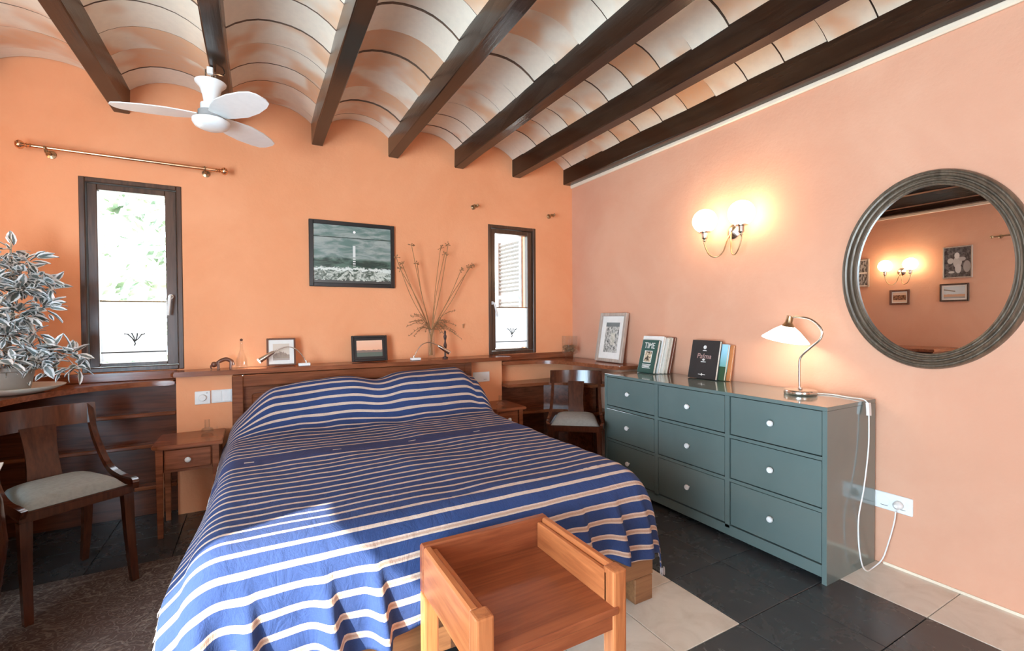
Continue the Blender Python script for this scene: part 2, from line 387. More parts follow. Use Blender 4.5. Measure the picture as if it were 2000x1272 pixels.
# low wall behind the bed
b = MB(); b.box(-.425, 1.775, 3.39, YB, 0, .832); struct(b.obj('wall_low', m_wall), 'low orange projecting wall behind the headboard, below the shelf', 'wall')

# terrace door frame in the left wall
b = MB()
for q in ((-1.0, -.94, 0, 2.25), (.81, .87, 0, 2.25), (-.94, .81, 2.19, 2.25)): b.box(XL - .10, XL - .03, q[0], q[1], q[2], q[3], .004)
struct(b.obj('door_1', m_win), 'dark wooden frame of the open terrace door', 'door')

# ------------------------------------------------------------------ windows
def window(name, x0, x1, z0, z1, gx0, gx1, gz0, gz1, handle, lab):
    root = thing(name, lab, 'window', (0, 0, 0)); root['kind'] = 'structure'
    y = YB
    f = MB(); d = .028
    for (a, c_, e, g) in ((x0, x0 + d, z0, z1), (x1 - d, x1, z0, z1), (x0 + d, x1 - d, z1 - d, z1), (x0 + d, x1 - d, z0, z0 + d)): f.box(a, c_, y - .004, y + .10, e, g, .004)
    f.obj('frame', m_win, root)
    s = MB(); X0, X1, Z0, Z1 = x0 + d + .003, x1 - d - .003, z0 + d + .003, z1 - d - .003
    for (a, c_, e, g) in ((X0, gx0, Z0, Z1), (gx1, X1, Z0, Z1), (gx0, gx1, gz1, Z1), (gx0, gx1, Z0, gz0)): s.box(a, c_, y + .018, y + .072, e, g, .003)
    s.obj('sash', m_win, root)
    p = MB(); p.box(gx0 - .003, gx1 + .003, y + .052, y + .058, gz0 - .003, gz1 + .003); p.obj('pane', m_pane, root)
    hx, hz, dx = handle; h = MB()
    h.tube([(hx, y + .018, hz), (hx, y + .006, hz)], [.015, .014], 14)
    h.tube(bez([(hx, y + .01, hz), (hx, y - .022, hz), (hx + dx * .3, y - .03, hz - .03), (hx + dx, y - .03, hz - .115)], 5), .0085, 8)
    ho = h.obj('handle', m_white, root, 40); ho['label'] = 'white lever handle'
    return root
window('window_1', -.876, -.395, .868, 1.995, -.800, -.482, .918, 1.932, (-.458, 1.315, -.012), 'tall dark wooden window with garden view, behind the plant')
window('window_2', 1.711, 2.18, .862, 1.962, 1.786, 2.106, .905, 1.895, (1.752, 1.30, .028), 'narrow dark wooden window by the right corner with shutter view')
# cafe curtains on the lower halves
M = Mat('sheer_cafe_cotton'); n = M.noise(M.mapp('Object', (200, 200, 200)), 1, 2)
tr = M.t.nodes.new('ShaderNodeBsdfTranslucent'); tr.inputs[0].default_value = (.52, .54, .57, 1); mxs = M.t.nodes.new('ShaderNodeMixShader'); mxs.inputs[0].default_value = .62
M.out(M.mix(n, (.92, .94, .96), (.86, .88, .9)), .9); M.t.links.new(M.b.outputs[0], mxs.inputs[1]); M.t.links.new(tr.outputs[0], mxs.inputs[2]); M.t.links.new(mxs.outputs[0], M.t.nodes['Material Output'].inputs[0]); m_cafe = M.m
m_thread = plain('grey_embroidery', (.06, .06, .055), .9)
def cafe(x0, x1, z0, z1, lab):
    y = YB + .030
    t = thing('cafe_curtain', lab, 'curtain', ((x0 + x1) / 2, y, z0), 0, 'sheer white cafe curtains'); h = z1 - z0; w_ = (x1 - x0) / 2
    b = MB(); nx, nz = 24, 10; g = [[b.bm.verts.new((-w_ + 2 * w_ * i / nx, .004 * math.sin(i * .9) * (1 - j / nz * .6), .006 + (h - .006) * j / nz)) for j in range(nz + 1)] for i in range(nx + 1)]
    for i in range(nx):
        for j in range(nz): b.bm.faces.new([g[i][j], g[i + 1][j], g[i + 1][j + 1], g[i][j + 1]])
    b.obj('cloth_panel', m_cafe, t, 60)
    b = MB(); b.tube([(-w_ - .002, 0, h), (w_ + .002, 0, h)], .0045, 8); b.obj('curtain_rod', m_brass, t)
    b = MB(); b.box(-w_, w_, -.0075, -.0045, .055, .062); b.obj('hem', m_thread, t)
    e = MB()
    for k, (ax, az, bx_, bz) in enumerate([(0, .12, -.03, .165), (0, .12, -.012, .17), (0, .12, .014, .168), (0, .12, .034, .163), (-.03, .165, -.045, .168), (.034, .163, .048, .167), (0, .12, 0, .10)]):
        e.tube([(ax, -.0065, az), ((ax + bx_) / 2 + .004, -.0065, (az + bz) / 2), (bx_, -.0065, bz)], .0030, 5)
        e.sphere((bx_, -.0065, bz), .004, 5)
    e.obj('embroidery', m_thread, t)
cafe(-.796, -.486, .922, 1.285, 'white cafe curtain on the lower half of the left window')
cafe(1.790, 2.102, .909, 1.262, 'white cafe curtain on the lower half of the right window')

# ------------------------------------------------------------------ outside
M = Mat('garden_leaf'); r = M.noise(M.mapp(), 3, 3); m_leafg = M.out(M.mix(r.ss(.3, .7), (.05, .10, .045), (.60, .70, .54)), .5, 0, Subsurface_Weight=0.0)
b = MB(); rr = random.Random(3)
for i in range(5200):
    x = rr.uniform(-4.2, .6); z = rr.uniform(.0, 4.2) ; y = 7.5 + rr.uniform(-.35, .35) + .25 * math.sin(x * 3) + .2 * math.sin(z * 4); s_ = rr.uniform(.04, .11)
    a = Vector((rr.gauss(0, 1), rr.gauss(0, 1), rr.gauss(0, 1))).normalized(); c_ = a.orthogonal().normalized(); e = a.cross(c_)
    p = Vector((x, y, z)); b.bm.faces.new([b.bm.verts.new(q) for q in (p - c_ * s_, p + e * s_ * .45, p + c_ * s_, p - e * s_ * .45)])
o = b.obj('garden_hedge', m_leafg); o['kind'] = 'stuff'; tag(o, 'sunlit green garden foliage seen through the left window', 'foliage')
b = MB(); b.box(-9, 12, 3.8, 14, -.3, -.2); b.box(-9, -1.95, -8, 3.8, -.3, -.2); b.box(-1.95, 12, -8, -2.0, -.3, -.2)
struct(b.obj('ground', plain('pale_gravel', (.62, .58, .5), .9, var=.15, scale=3)), 'pale ground outside the house', 'ground')
b = MB(); b.box(3.2, 7.0, 6.3, 6.5, -.2, 4.2); b.box(3.2, 7.0, 6.25, 6.3, 4.1, 4.3); tag(b.obj('garden_wall', m_whitep), 'white neighbouring wall beyond the right window', 'wall')
sh = thing('window_shutter', 'open white louvred shutter outside the right window', 'shutter', (2.20, 3.76, .86), math.radians(93))
b = MB(); W_, H_ = .47, 1.12
for q in ((0, .045, 0, H_), (W_ - .045, W_, 0, H_), (.045, W_ - .045, 0, .06), (.045, W_ - .045, H_ - .05, H_), (.045, W_ - .045, .50, .54)): b.box(q[0], q[1], -.018, .018, q[2], q[3], .002)
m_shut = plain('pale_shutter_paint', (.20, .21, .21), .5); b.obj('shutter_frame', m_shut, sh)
sl = MB(); sl.box(.045, W_ - .045, -.016, .016, -.003, .003, 0, Matrix.Rotation(math.radians(35), 4, 'X')); me = bpy.data.meshes.new('slat'); sl.bm.to_mesh(me); sl.bm.free()
for k in range(26):
    z = .085 + k * .038
    if .47 < z < .57 or z > H_ - .07: continue
    o = mk('slat', me, None, sh, None, (0, 0, z)); 
me.materials.append(m_shut)

# ------------------------------------------------------------------ bed
bed = thing('bed', 'wide wooden bed with panelled headboard, mostly under the striped bedspread', 'bed', (.645, 2.35, 0))
def B(x, y): return (x - .645, y - 2.35)
hb = MB(); ox, oy = .645, 2.35
hb.box(-.135 - ox, -.075 - ox, 3.29 - oy, 3.385 - oy, 0, .828, .004); hb.box(1.40 - ox, 1.46 - ox, 3.29 - oy, 3.385 - oy, 0, .828, .004)
hb.box(-.075 - ox, 1.40 - ox, 3.29 - oy, 3.385 - oy, .755, .828, .004); hb.box(-.075 - ox, 1.40 - ox, 3.30 - oy, 3.375 - oy, .15, .25, .003)
H0 = hb.obj('headboard', m_head, bed)
hp = MB(); hp.box(-.078 - ox, 1.403 - ox, 3.325 - oy, 3.35 - oy, .245, .758); hp.box(-.03 - ox, 1.355 - ox, 3.313 - oy, 3.327 - oy, .30, .71, .012); hp.obj('panel', m_head, H0)
mt = MB(); mt.box(-.085 - ox, 1.385 - ox, 1.47 - oy, 3.27 - oy, .27, .505, .05, None, 3); mt.obj('mattress', plain('mattress_ticking', (.75, .73, .68), .9), bed, 40)
r_ = MB(); r_.box(-.13 - ox, 1.43 - ox, 1.385 - oy, 1.435 - oy, .105, .225, .005); r_.obj('foot_rail', m_bed, bed)
for xx in (-.13, 1.385):
    r_ = MB(); r_.box(xx - ox, xx + .045 - ox, 1.437 - oy, 3.288 - oy, .105, .235, .004); r_.obj('side_rail', m_bed, bed)
for xx, yy in ((-.12, 1.437), (1.33, 1.437), (-.12, 3.17), (1.33, 3.17)):
    r_ = MB(); r_.box(xx - ox, xx + .098 - ox, yy - oy - .05, yy + .05 - oy, 0, .103, .004); r_.obj('leg', m_bed, bed)
pl_ = MB(); pl_.box(-.083 - ox, 1.383 - ox, 1.44 - oy, 3.28 - oy, .225, .262); pl_.obj('slat_base', m_bed, bed)

# bedspread: cloth grid, u along x, v from head to foot
prof = bez([(0, 3.272, .77), (0, 3.19, .795), (0, 3.10, .78), (0, 3.02, .72), (0, 2.96, .625), (0, 2.885, .552), (0, 2.76, .532), (0, 2.4, .53), (0, 2.0, .53), (0, 1.70, .53), (0, 1.545, .527), (0, 1.475, .500), (0, 1.425, .44), (0, 1.395, .36), (0, 1.378, .29), (0, 1.368, .215)], 14)
L = [0]
for p, q in zip(prof, prof[1:]): L.append(L[-1] + (q - p).length)
def at_v(v):
    for i in range(len(L) - 1):
        if L[i + 1] >= v: t = (v - L[i]) / (L[i + 1] - L[i] + 1e-9); return prof[i].lerp(prof[i + 1], t)
    return prof[-1]
XE0, XE1 = -.085, 1.36
def cloth_point(u, v):
    p = at_v(v); y, z = p.y, p.z
    G = (.80 * sstep(-.20, .10, u) + .20 * sstep(0, .45, u)) * (1 - sstep(1.27, 1.56, u)) * (1 - .13 * math.exp(-((u - .70) / .10) ** 2)) * (1 + .05 * math.exp(-((u - 1.15) / .25) ** 2))
    hump = max(0, z - .53) if y > 2.5 else 0
    zt = z - hump * (1 - G)
    if y > 2.7: y += .09 * (1 - G) * sstep(2.75, 3.0, y) * -1 + .05 * math.sin(u * 4.2 + .6) * sstep(2.6, 2.9, y) * (1 - sstep(3.05, 3.2, y))
    # sideways drop
    foot = sstep(1.6, 1.40, y) if y < 1.6 else 0
    if u < XE0:
        s = XE0 - u; r = .065; a = min(s / r, PI / 2); x = XE0 - r * math.sin(a) ; d = r * (1 - math.cos(a)); rest = max(0, s - r * PI / 2); fl_ = sstep(2.3, 1.45, y) * min(1, s / .16); x -= rest * .45 + .048 * fl_; d += rest * (.85 - .1 * fl_)
    elif u > XE1:
        s = u - XE1; r = .075; a = min(s / r, PI / 2); x = XE1 + r * math.sin(a); d = r * (1 - math.cos(a)); rest = max(0, s - r * PI / 2); d += rest * .98; x += rest * .05
        x += .03 * sstep(2.4, 3.0, y)
    else: x = u; d = 0
    zt -= d * (1 - (.5 if u > 0 else .1) * foot)
    # gentle billow
    nn = noise.noise(Vector((u * 2.6, v * 2.2, 3))) * .010 + noise.noise(Vector((u * 7, v * 9, 1))) * .0035
    if y > 1.55: zt += nn * (1 if y < 2.7 else 1.6)
    zt += .007 * math.exp(-((y - 2.32) / .05) ** 2) * (.6 + .4 * math.sin(u * 9))
    # folds in the foot drop, growing downwards
    dep = sstep(.50, .25, p.z) if y < 1.6 else 0
    fl = 0
    for (cx, wd, am, sl_) in ((-.135, .045, .9, .05), (-.035, .03, .8, .08), (.155, .032, .85, .12), (.30, .028, .9, .08), (.50, .04, .15, -.05), (.66, .05, .15, 0), (.84, .05, .15, 0), (1.07, .035, .7, -.02), (1.24, .035, .75, -.03), (1.37, .04, .5, 0)):
        c_ = cx + sl_ * (.5 - p.z); q = (u - c_) / wd
        fl += am * (math.exp(-q * q) if q < 0 else math.exp(-(q * 2.3) ** 2))
    y -= dep * (.060 * fl) * (1 if u > XE0 - .1 else .5)
    zt += dep * .010 * math.sin(u * 13) - dep * .03 * fl * (u < .35) * .3
    y += (noise.noise(Vector((u * 16, p.z * 14, 8))) * .006) * dep
    y -= .014 * foot
    return Vector((x, y, max(zt, .03)))
bs = bmesh.new(); uvl = bs.loops.layers.uv.new('UVMap')
U0, U1 = XE0 - .17, XE1 + .27; NU, NV = 210, 250
TV = L[-1] - .012
def vend(u): return TV + .012 * math.sin(u * 11) - (.03 * sstep(.2, 1.0, u) * (1 - sstep(1.1, 1.3, u)))
grid = [[bs.verts.new(cloth_point(U0 + (U1 - U0) * i / NU, vend(U0 + (U1 - U0) * i / NU) * j / NV)) for j in range(NV + 1)] for i in range(NU + 1)]
for i in range(NU):
    for j in range(NV):
        f_ = bs.faces.new([grid[i][j], grid[i + 1][j], grid[i + 1][j + 1], grid[i][j + 1]]); f_.smooth = True
        for lp, (a, c_) in zip(f_.loops, ((i, j), (i + 1, j), (i + 1, j + 1), (i, j + 1))):
            uu = U0 + (U1 - U0) * a / NU; lp[uvl].uv = (uu, vend(uu) * c_ / NV)
edgeL = [grid[0][j].co.copy() for j in range(NV + 1)]; edgeR = [grid[NU][j].co.copy() for j in range(NV + 1)]
me = bpy.data.meshes.new('cloth'); bs.to_mesh(me); bs.free()
spread = thing('bedspread', 'blue cotton bedspread with cream stripes draped over the wide bed', 'bedspread', (0, 0, 0))
co = mk('cloth', me, m_cloth, spread); md = co.modifiers.new('thick', 'SOLIDIFY'); md.thickness = .003; md.offset = -1
fb = MB(); rr = random.Random(5)
for ed, s in ((edgeL, -1), (edgeR, 1)):
    for j in range(14, NV - 1, 1):
        if j % 2: continue
        p = ed[j]; e = p + Vector((s * .006 + rr.uniform(-.004, .004), rr.uniform(-.006, .006), -.020 - rr.uniform(0, .010)))
        fb.tube([p + Vector((0, 0, .003)), (p + e) / 2 + Vector((rr.uniform(-.003, .003), 0, 0)), e], [.0022, .0026, .0014], 4)
    for k in range(6):
        p = ed[NV - 1] + Vector((rr.uniform(-.012, .012), rr.uniform(-.01, .012), .004)); e = p + Vector((rr.uniform(-.01, .01), -.004, -.06 if s < 0 else -.03))
        fb.tube([p, (p + e) / 2, e], [.003, .0034, .0018], 5)
o = fb.obj('fringe', plain('knotted_yarn', (.45, .38, .36), .9, var=.2), spread); o['kind'] = 'stuff'

# ------------------------------------------------------------------ stool / low table at the bed foot
st = thing('low_stool', 'orange cherry wood stool with raised edges on three sides, open at the front', 'stool', (.636, 1.128, 0))
hx, hy, HT = .219, .205, .50
b = MB(); b.box(-hx + .03, hx - .03, -hy, hy - .028, .385, .407, .003); sp = b.obj('seat_board', m_stool, st)
b = MB(); b.box(-hx + .03, hx - .03, -hy - .004, -hy + .095, .388, .4085, .003); b.box(-hx + .042, hx - .042, -hy + .006, -hy + .03, .345, .387, .002); b.obj('front_rail', m_stool, st)
b = MB(); b.box(-hx, hx, hy - .029, hy, .36, HT + .001, .005); b.obj('back_rail', m_stool, st)
for s in (-1, 1):
    b = MB(); b.box(min(s * hx, s * (hx - .028)) + .002, max(s * hx, s * (hx - .028)) - .002, -hy + .042, hy - .030, .36, HT, .005); b.obj('side_rail', m_stooly, st)
    b = MB(); b.box(min(s * (hx - .028), s * (hx - .044)), max(s * (hx - .028), s * (hx - .044)), -hy + .03, hy - .03, .405, HT - .012, .003); b.obj('inner_board', m_stooly, st)
    for q in (-1, 1):
        x0, x1 = sorted((s * hx, s * (hx - .044))); y0, y1 = sorted((q * hy, q * (hy - .044)))
        b = MB(); b.box(x0, x1, y0, y1, 0, HT + .001 if q < 0 else .3585, .006, None, 2); b.obj('leg', m_stoolz, st)

# ------------------------------------------------------------------ dresser
dx0, dx1, dy0, dy1, dz = 2.145, 2.565, 1.08, 2.535, .776
dr = thing('dresser', 'long green grey dresser with nine white knobbed drawers against the right wall', 'dresser', ((dx0 + dx1) / 2, (dy0 + dy1) / 2, 0))
qx, qy = dr.location.x, dr.location.y
b = MB(); a0, a1, c0, c1 = dx0 - qx, dx1 - qx, dy0 - qy, dy1 - qy
b.box(a0, a1, c0, c0 + .02, .0, dz - .018, .001); b.box(a0, a1, c1 - .02, c1, .0, dz - .018, .001); b.box(a0, a1, c0, c1, dz - .018, dz, .002); b.box(a1 - .012, a1, c0 + .02, c1 - .02, .05, dz - .018); b.box(a0 + .01, a1, c0 + .02, c1 - .02, .05, .068)
cols = [(1.100, 1.548), (1.578, 2.040), (2.068, 2.515)]; rows = [(.085, .312), (.330, .540), (.558, .758)]
for yy in (1.563, 2.054): b.box(a0, a1 - .02, yy - .013 - qy, yy + .013 - qy, .068, dz - .018)
for zz in (.321, .549): b.box(a0 + .0005, a1 - .02, c0 + .02, c1 - .02, zz - .008, zz + .008)
b.box(a0, a0 + .018, c0 + .02, c1 - .02, .03, .082)
b.obj('carcass', m_dres, dr)
for ci, (ya, yb) in enumerate(cols):
    for ri, (za, zb) in enumerate(rows):
        out = -.006 if (ci == 2 and ri == 1) else 0
        b = MB(); b.box(a0 + .002 + out, a0 + .020, ya + .0035 - qy, yb - .0035 - qy, za + .003, zb - .003, .0018); b.box(a0 + .02, a1 - .03, ya + .02 - qy, yb - .02 - qy, za + .012, zb - .03); d_ = b.obj('drawer', m_dres, dr)
        b = MB(); yc, zc = (ya + yb) / 2 - qy, (za + zb) / 2 + .004
        b.lathe([(.005, 0), (.006, .010), (.0135, .014), (.0155, .020), (.012, .026), (.0001, .028)], 16, Matrix.Translation((a0 + .002 + out, yc, zc)) @ Matrix.Rotation(-PI / 2, 4, 'Y'))
        k = b.obj('knob', m_white, d_, 50); k['label'] = 'round white knob'
b = MB(); b.tube([(2.36 - qx, 1.079 - qy, .757), (2.385 - qx, 1.074 - qy, .752)], .001, 4)
b.bm.free()

# ------------------------------------------------------------------ built-in desks, shelf
sh_ = thing('headboard_shelf', 'long narrow mahogany shelf along the wall above the headboard', 'shelf', (.66, 3.4, .83))
b = MB(); b.prism([(-.445 - .66, 0.1), (-.445 - .66, -.055), (-.43 - .66, -.072), (1.0 - .66, -.125), (1.76 - .66, -.165), (1.80 - .66, -.14), (1.80 - .66, .1)], .002, .032, None, .006); b.obj('shelf_board', m_desk, sh_, 40)
dl = thing('built_in_desk', 'curved mahogany corner desk with niche shelves under the left window', 'desk', (-1.1, 3.2, 0))
def lo(pts, ox, oy): return [(x - ox, y - oy) for x, y in pts]
b = MB(); front = bez([(-.43, 3.375, 0), (-.56, 3.385, 0), (-.70, 3.345, 0), (-.85, 3.25, 0), (-.96, 3.09, 0), (-1.03, 2.86, 0), (-1.08, 2.5, 0), (-1.10, 2.2, 0)], 5)
b.prism(lo([(-.43, 3.498)] + [(p.x, p.y) for p in front] + [(-1.10, 2.1), (-1.745, 2.1), (-1.745, 3.498)], -1.1, 3.2), .783, .812, None, .007); b.obj('desk_top', m_desk, dl, 40)
b = MB(); b.box(-1.745 + 1.1, -.43 + 1.1, 3.478 - 3.2, 3.498 - 3.2, .813, .866, .003); b.obj('backsplash', m_desk, dl)
b = MB(); b.box(-1.745 + 1.1, -.43 + 1.1, 3.482 - 3.2, 3.498 - 3.2, .001, .782); b.obj('back_panel', m_desk_shaded, dl)
for z, dpt in ((.625, 3.40), (.44, 3.40), (.20, 3.38)):
    b = MB(); b.box(-1.70 + 1.1, -.43 + 1.1, dpt - 3.2, 3.481 - 3.2, z - .022, z, .004); b.obj('shelf', m_desk, dl)
b = MB(); b.box(-1.745 + 1.1, -1.13 + 1.1, 2.12 - 3.2, 2.145 - 3.2, 0, .782, .003); b.obj('end_panel', m_desk_shaded, dl)
b = MB(); b.box(-1.745 + 1.1, -1.73 + 1.1, 2.146 - 3.2, 3.48 - 3.2, .02, .782); b.obj('side_panel', m_desk_shaded, dl)
ZD = .808
dR = thing('built_in_desk', 'narrow curved mahogany corner desk with rounded shelves under the right window', 'desk', (2.3, 3.2, 0))
b = MB(); fr_ = bez([(1.78, 3.38, 0), (1.92, 3.355, 0), (2.07, 3.345, 0), (2.20, 3.25, 0), (2.27, 3.08, 0), (2.30, 2.88, 0), (2.315, 2.70, 0), (2.35, 2.60, 0)], 5)
b.prism(lo([(1.78, 3.498)] + [(p.x, p.y) for p in fr_] + [(2.577, 2.57), (2.577, 3.498)], 2.3, 3.2), ZD - .028, ZD, None, .006); b.obj('desk_top', m_desk, dR, 40)
b = MB(); b.box(1.78 - 2.3, 2.577 - 2.3, 3.480 - 3.2, 3.498 - 3.2, ZD + .001, .86, .003); b.obj('backsplash', m_desk, dR)
for z in (.628, .40):
    b = MB(); b.prism(lo([(1.78, 3.498), (1.78, 3.30), (2.16, 3.27), (2.26, 3.20), (2.31, 3.10), (2.35, 2.95), (2.577, 2.93), (2.577, 3.498)], 2.3, 3.2), z - .025, z, None, .005); b.obj('shelf', m_desk, dR)
b = MB(); b.prism(lo([(1.79, 3.42), (2.18, 3.38), (2.34, 3.24), (2.40, 2.98), (2.43, 2.98), (2.37, 3.25), (2.19, 3.41), (1.79, 3.45)], 2.3, 3.2), .02, .603); b.obj('curved_panel', m_desk_shaded, dR)

# nightstands
def nightstand(cx, cy, w_, d_, lab):
    t = thing('nightstand', lab, 'nightstand', (cx, cy, 0), 0, 'bedside tables')
    h = w_ / 2; k = d_ / 2
    b = MB(); b.prism([(-h, -k + .03), (-h + .03, -k), (h, -k), (h, k), (-h, k)], .478, .5, None, .004); b.obj('top', m_desk, t, 40)
    for sx in (-1, 1):
        for sy in (-1, 1):
            b = MB(); b.box(sx * (h - .035) - .017, sx * (h - .035) + .017, sy * (k - .035) - .017, sy * (k - .035) + .017, 0, .477, .002, None, 1, .75); b.obj('leg', m_desk, t)
    b = MB(); b.box(-h + .053, h - .053, -k + .04, k - .03, .345, .476); b.box(-h + .02, -h + .05, -k + .053, k - .053, .345, .476); b.box(h - .05, h - .02, -k + .053, k - .053, .345, .476); b.obj('apron', m_desk, t)
    b = MB(); b.box(-h + .058, h - .058, -k + .024, -k + .039, .362, .468, .003); dd = b.obj('drawer', m_desk, t)
    b = MB(); b.lathe([(.005, 0), (.006, .008), (.013, .012), (.015, .019), (.011, .025), (.0001, .027)], 14, Matrix.Translation((.0, -k + .024, .412)) @ Matrix.Rotation(PI / 2, 4, 'X')); kk = b.obj('knob', m_white, dd, 50); kk['label'] = 'round white knob'
    return t
nightstand(-.335, 3.20, .325, .33, 'small mahogany nightstand with one drawer, left of the bed')
nightstand(1.645, 3.18, .28, .34, 'small mahogany nightstand right of the bed')

# ------------------------------------------------------------------ chairs
def chair(lab, loc, rz):
    t = thing('side_chair', lab, 'chair', loc, rz, 'mahogany chairs with grey seats')
    b = MB(); b.prism([(-.185, -.20), (.185, -.20), (.16, .17), (-.16, .17)], .385, .425, None, .006); b.obj('seat_frame', m_chair, t)
    # cushion
    n = 16; b = MB(); g = []
    for i in range(n + 1):
        row = []
        for j in range(n + 1):
            a, c_ = i / n * 2 - 1, j / n * 2 - 1; wx = .165 - .022 * (j / n); e = (1 - abs(a) ** 4) * (1 - abs(c_) ** 4)
            row.append(b.bm.verts.new((a * wx, -.188 + .34 * j / n, .426 + .048 * e ** .45)))
        g.append(row)
    for i in range(n):
        for j in range(n): b.bm.faces.new([g[i][j], g[i + 1][j], g[i + 1][j + 1], g[i][j + 1]])
    b.obj('seat_cushion', m_seat, t, 60)
    for s in (-1, 1):
        pts = bez([(s * .180, -.225, .425), (s * .188, -.19, .437), (s * .187, -.09, .440), (s * .182, .02, .475), (s * .176, .115, .58), (s * .176, .17, .67), (s * .180, .205, .757)], 5)
        b = MB(); b.tube(pts, 0, square=lambda f: (.011, .017 - .004 * f)); b.obj('back_stile', m_chair, t, 50)
        b = MB(); b.tube(bez([(s * .165, -.178, .386), (s * .168, -.19, .2), (s * .172, -.215, 0)], 5), 0, square=lambda f: (.019 - .006 * f, .019 - .006 * f)); b.obj('leg', m_chair, t)
        b = MB(); b.tube(bez([(s * .145, .15, .386), (s * .15, .17, .2), (s * .158, .225, 0)], 5), 0, square=lambda f: (.018 - .005 * f, .018 - .005 * f)); b.obj('leg', m_chair, t)
    b = MB(); rows = []
    for i in range(13):
        a = i / 12 * 2 - 1; x = a * .196; y = .232 - .048 * a * a
        rows.append([b.bm.verts.new(q) for q in ((x, y - .012, .668), (x, y + .008, .668), (x, y + .018, .764), (x, y - .002, .764))])
    for p, q in zip(rows, rows[1:]):
        for k in range(4): b.bm.faces.new([p[k], p[(k + 1) % 4], q[(k + 1) % 4], q[k]])
    b.bm.faces.new(rows[0]); b.bm.faces.new(rows[-1]); b.obj('top_rail', m_chair, t, 40)
    b = MB(); rows = []
    for i in range(9):
        z = .43 + .25 * i / 8; y = .150 + .070 * (i / 8) ** 1.2; hw = .062 - .008 * math.sin(PI * i / 8)
        rows.append([b.bm.verts.new(q) for q in ((-hw, y - .006, z), (hw, y - .006, z), (hw, y + .006, z), (-hw, y + .006, z))])
    for p, q in zip(rows, rows[1:]):
        for k in range(4): b.bm.faces.new([p[k], p[(k + 1) % 4], q[(k + 1) % 4], q[k]])
    b.bm.faces.new(rows[0]); b.bm.faces.new(rows[-1]); b.obj('splat', m_chair, t, 40)
    return t
ch = chair('mahogany chair with curved back and grey seat at the left desk', (-.755, 2.70, .009), math.radians(34))
dup(ch, (2.025, 2.715, 0), math.radians(-38), 'mahogany chair with curved back and grey seat between bed and dresser')

# ------------------------------------------------------------------ rug, drum
b = MB(); b.box(-.47, .47, -1.25, 1.25, 0.0, .008, .002); o = b.obj('rug', m_rug, None, None, (-.615, 1.53, .001)); tag(o, 'worn brown patterned rug on the floor left of the bed', 'rug')
t = thing('side_drum', 'round bulging dark wooden stand topped with pale paper at the left picture edge', 'side table', (-.865, 1.98, .009))
b = MB(); b.lathe([(.09, .0), (.12, .06), (.135, .16), (.165, .32), (.182, .46), (.172, .60), (.15, .68), (.13, .70)], 32); b.obj('body', m_chair, t, 40)
b = MB(); b.box(-.10, .17, -.12, .07, .702, .707, .0, Matrix.Rotation(.25, 4, 'Z')); b.obj('paper', m_white, t)

# ------------------------------------------------------------------ plant
pt = thing('potted_plant', 'bushy plant with silvery white edged leaves in a grey pot by the left window', 'plant', (-1.06, 3.17, .842))
m_pot = plain('grey_clay_pot', (.33, .29, .25), .6, var=.1, scale=8); m_soil = plain('soil', (.06, .04, .03), .95)
b = MB(); b.lathe([(.07, .0), (.088, .095), (.098, .10), (.098, .118), (.086, .118), (.082, .10), (.0001, .10)], 28); b.obj('pot', m_pot, pt, 40)
b = MB(); b.lathe([(.0001, .101), (.080, .101)], 20, None, False); b.obj('soil', m_soil, pt)
M = Mat('variegated_leaf'); uvs = M.xyz('UV'); ed = ((uvs[1] - .5).ab() * 2); n = M.noise(M.mapp(), 40, 3)
r = M.rnd(); edge = (ed + (n - .5) * .35 + (uvs[0] - .4) * .4).ss(.40, .60)
inn = M.mix(r, (.07, .09, .08), (.24, .28, .27)); m_leaf = M.out(M.mix(edge, inn, (.88, .89, .88)), .45)
m_stem = plain('pale_stem', (.55, .42, .28), .7)
lf = bmesh.new(); uvl = lf.loops.layers.uv.new('UVMap'); secs = [(0, .02), (.18, .62), (.45, 1), (.75, .7), (1, .03)]; rows = []
for t_, w_ in secs:
    x = t_; z = -.22 * t_ * t_; rows.append([(lf.verts.new((x, s * w_ * .24, z + abs(s) * .07)), (t_, .5 + s * .5)) for s in (-1, 0, 1)])
for p, q in zip(rows, rows[1:]):
    for k in range(2):
        fc = [p[k], p[k + 1], q[k + 1], q[k]]; f_ = lf.faces.new([a[0] for a in fc]); f_.smooth = True
        for lp, a in zip(f_.loops, fc): lp[uvl].uv = a[1]
leaf_me = bpy.data.meshes.new('leaf'); lf.to_mesh(leaf_me); lf.free(); leaf_me.materials.append(m_leaf)
rr = random.Random(11); sb = MB(); T_ = Matrix.Translation
# world tips of branches (x, y, z) and cluster radius, number of leaves
tips = [(-1.045, 3.20, 1.53, .045, 7), (-.985, 3.18, 1.475, .045, 10), (-1.10, 3.17, 1.47, .06, 10), (-1.02, 3.16, 1.40, .07, 18), (-.935, 3.17, 1.385, .05, 15), (-.895, 3.19, 1.36, .035, 10), (-.99, 3.10, 1.33, .07, 20), (-1.10, 3.12, 1.34, .08, 20),
        (-.93, 3.15, 1.245, .05, 14), (-1.0, 3.09, 1.21, .07, 20), (-1.10, 3.08, 1.20, .08, 20), (-1.03, 3.06, 1.11, .07, 20), (-.95, 3.12, 1.12, .04, 9), (-1.13, 3.07, 1.07, .08, 16),
        (-.96, 3.10, 1.04, .06, 16), (-.885, 3.12, 1.03, .05, 15), (-.82, 3.14, 1.01, .04, 15), (-1.05, 3.04, 1.00, .06, 12), (-.80, 3.14, .945, .035, 9), (-.92, 3.10, .98, .045, 9)]
base = Vector((-1.06, 3.17, .94)); org = Vector(pt.location)
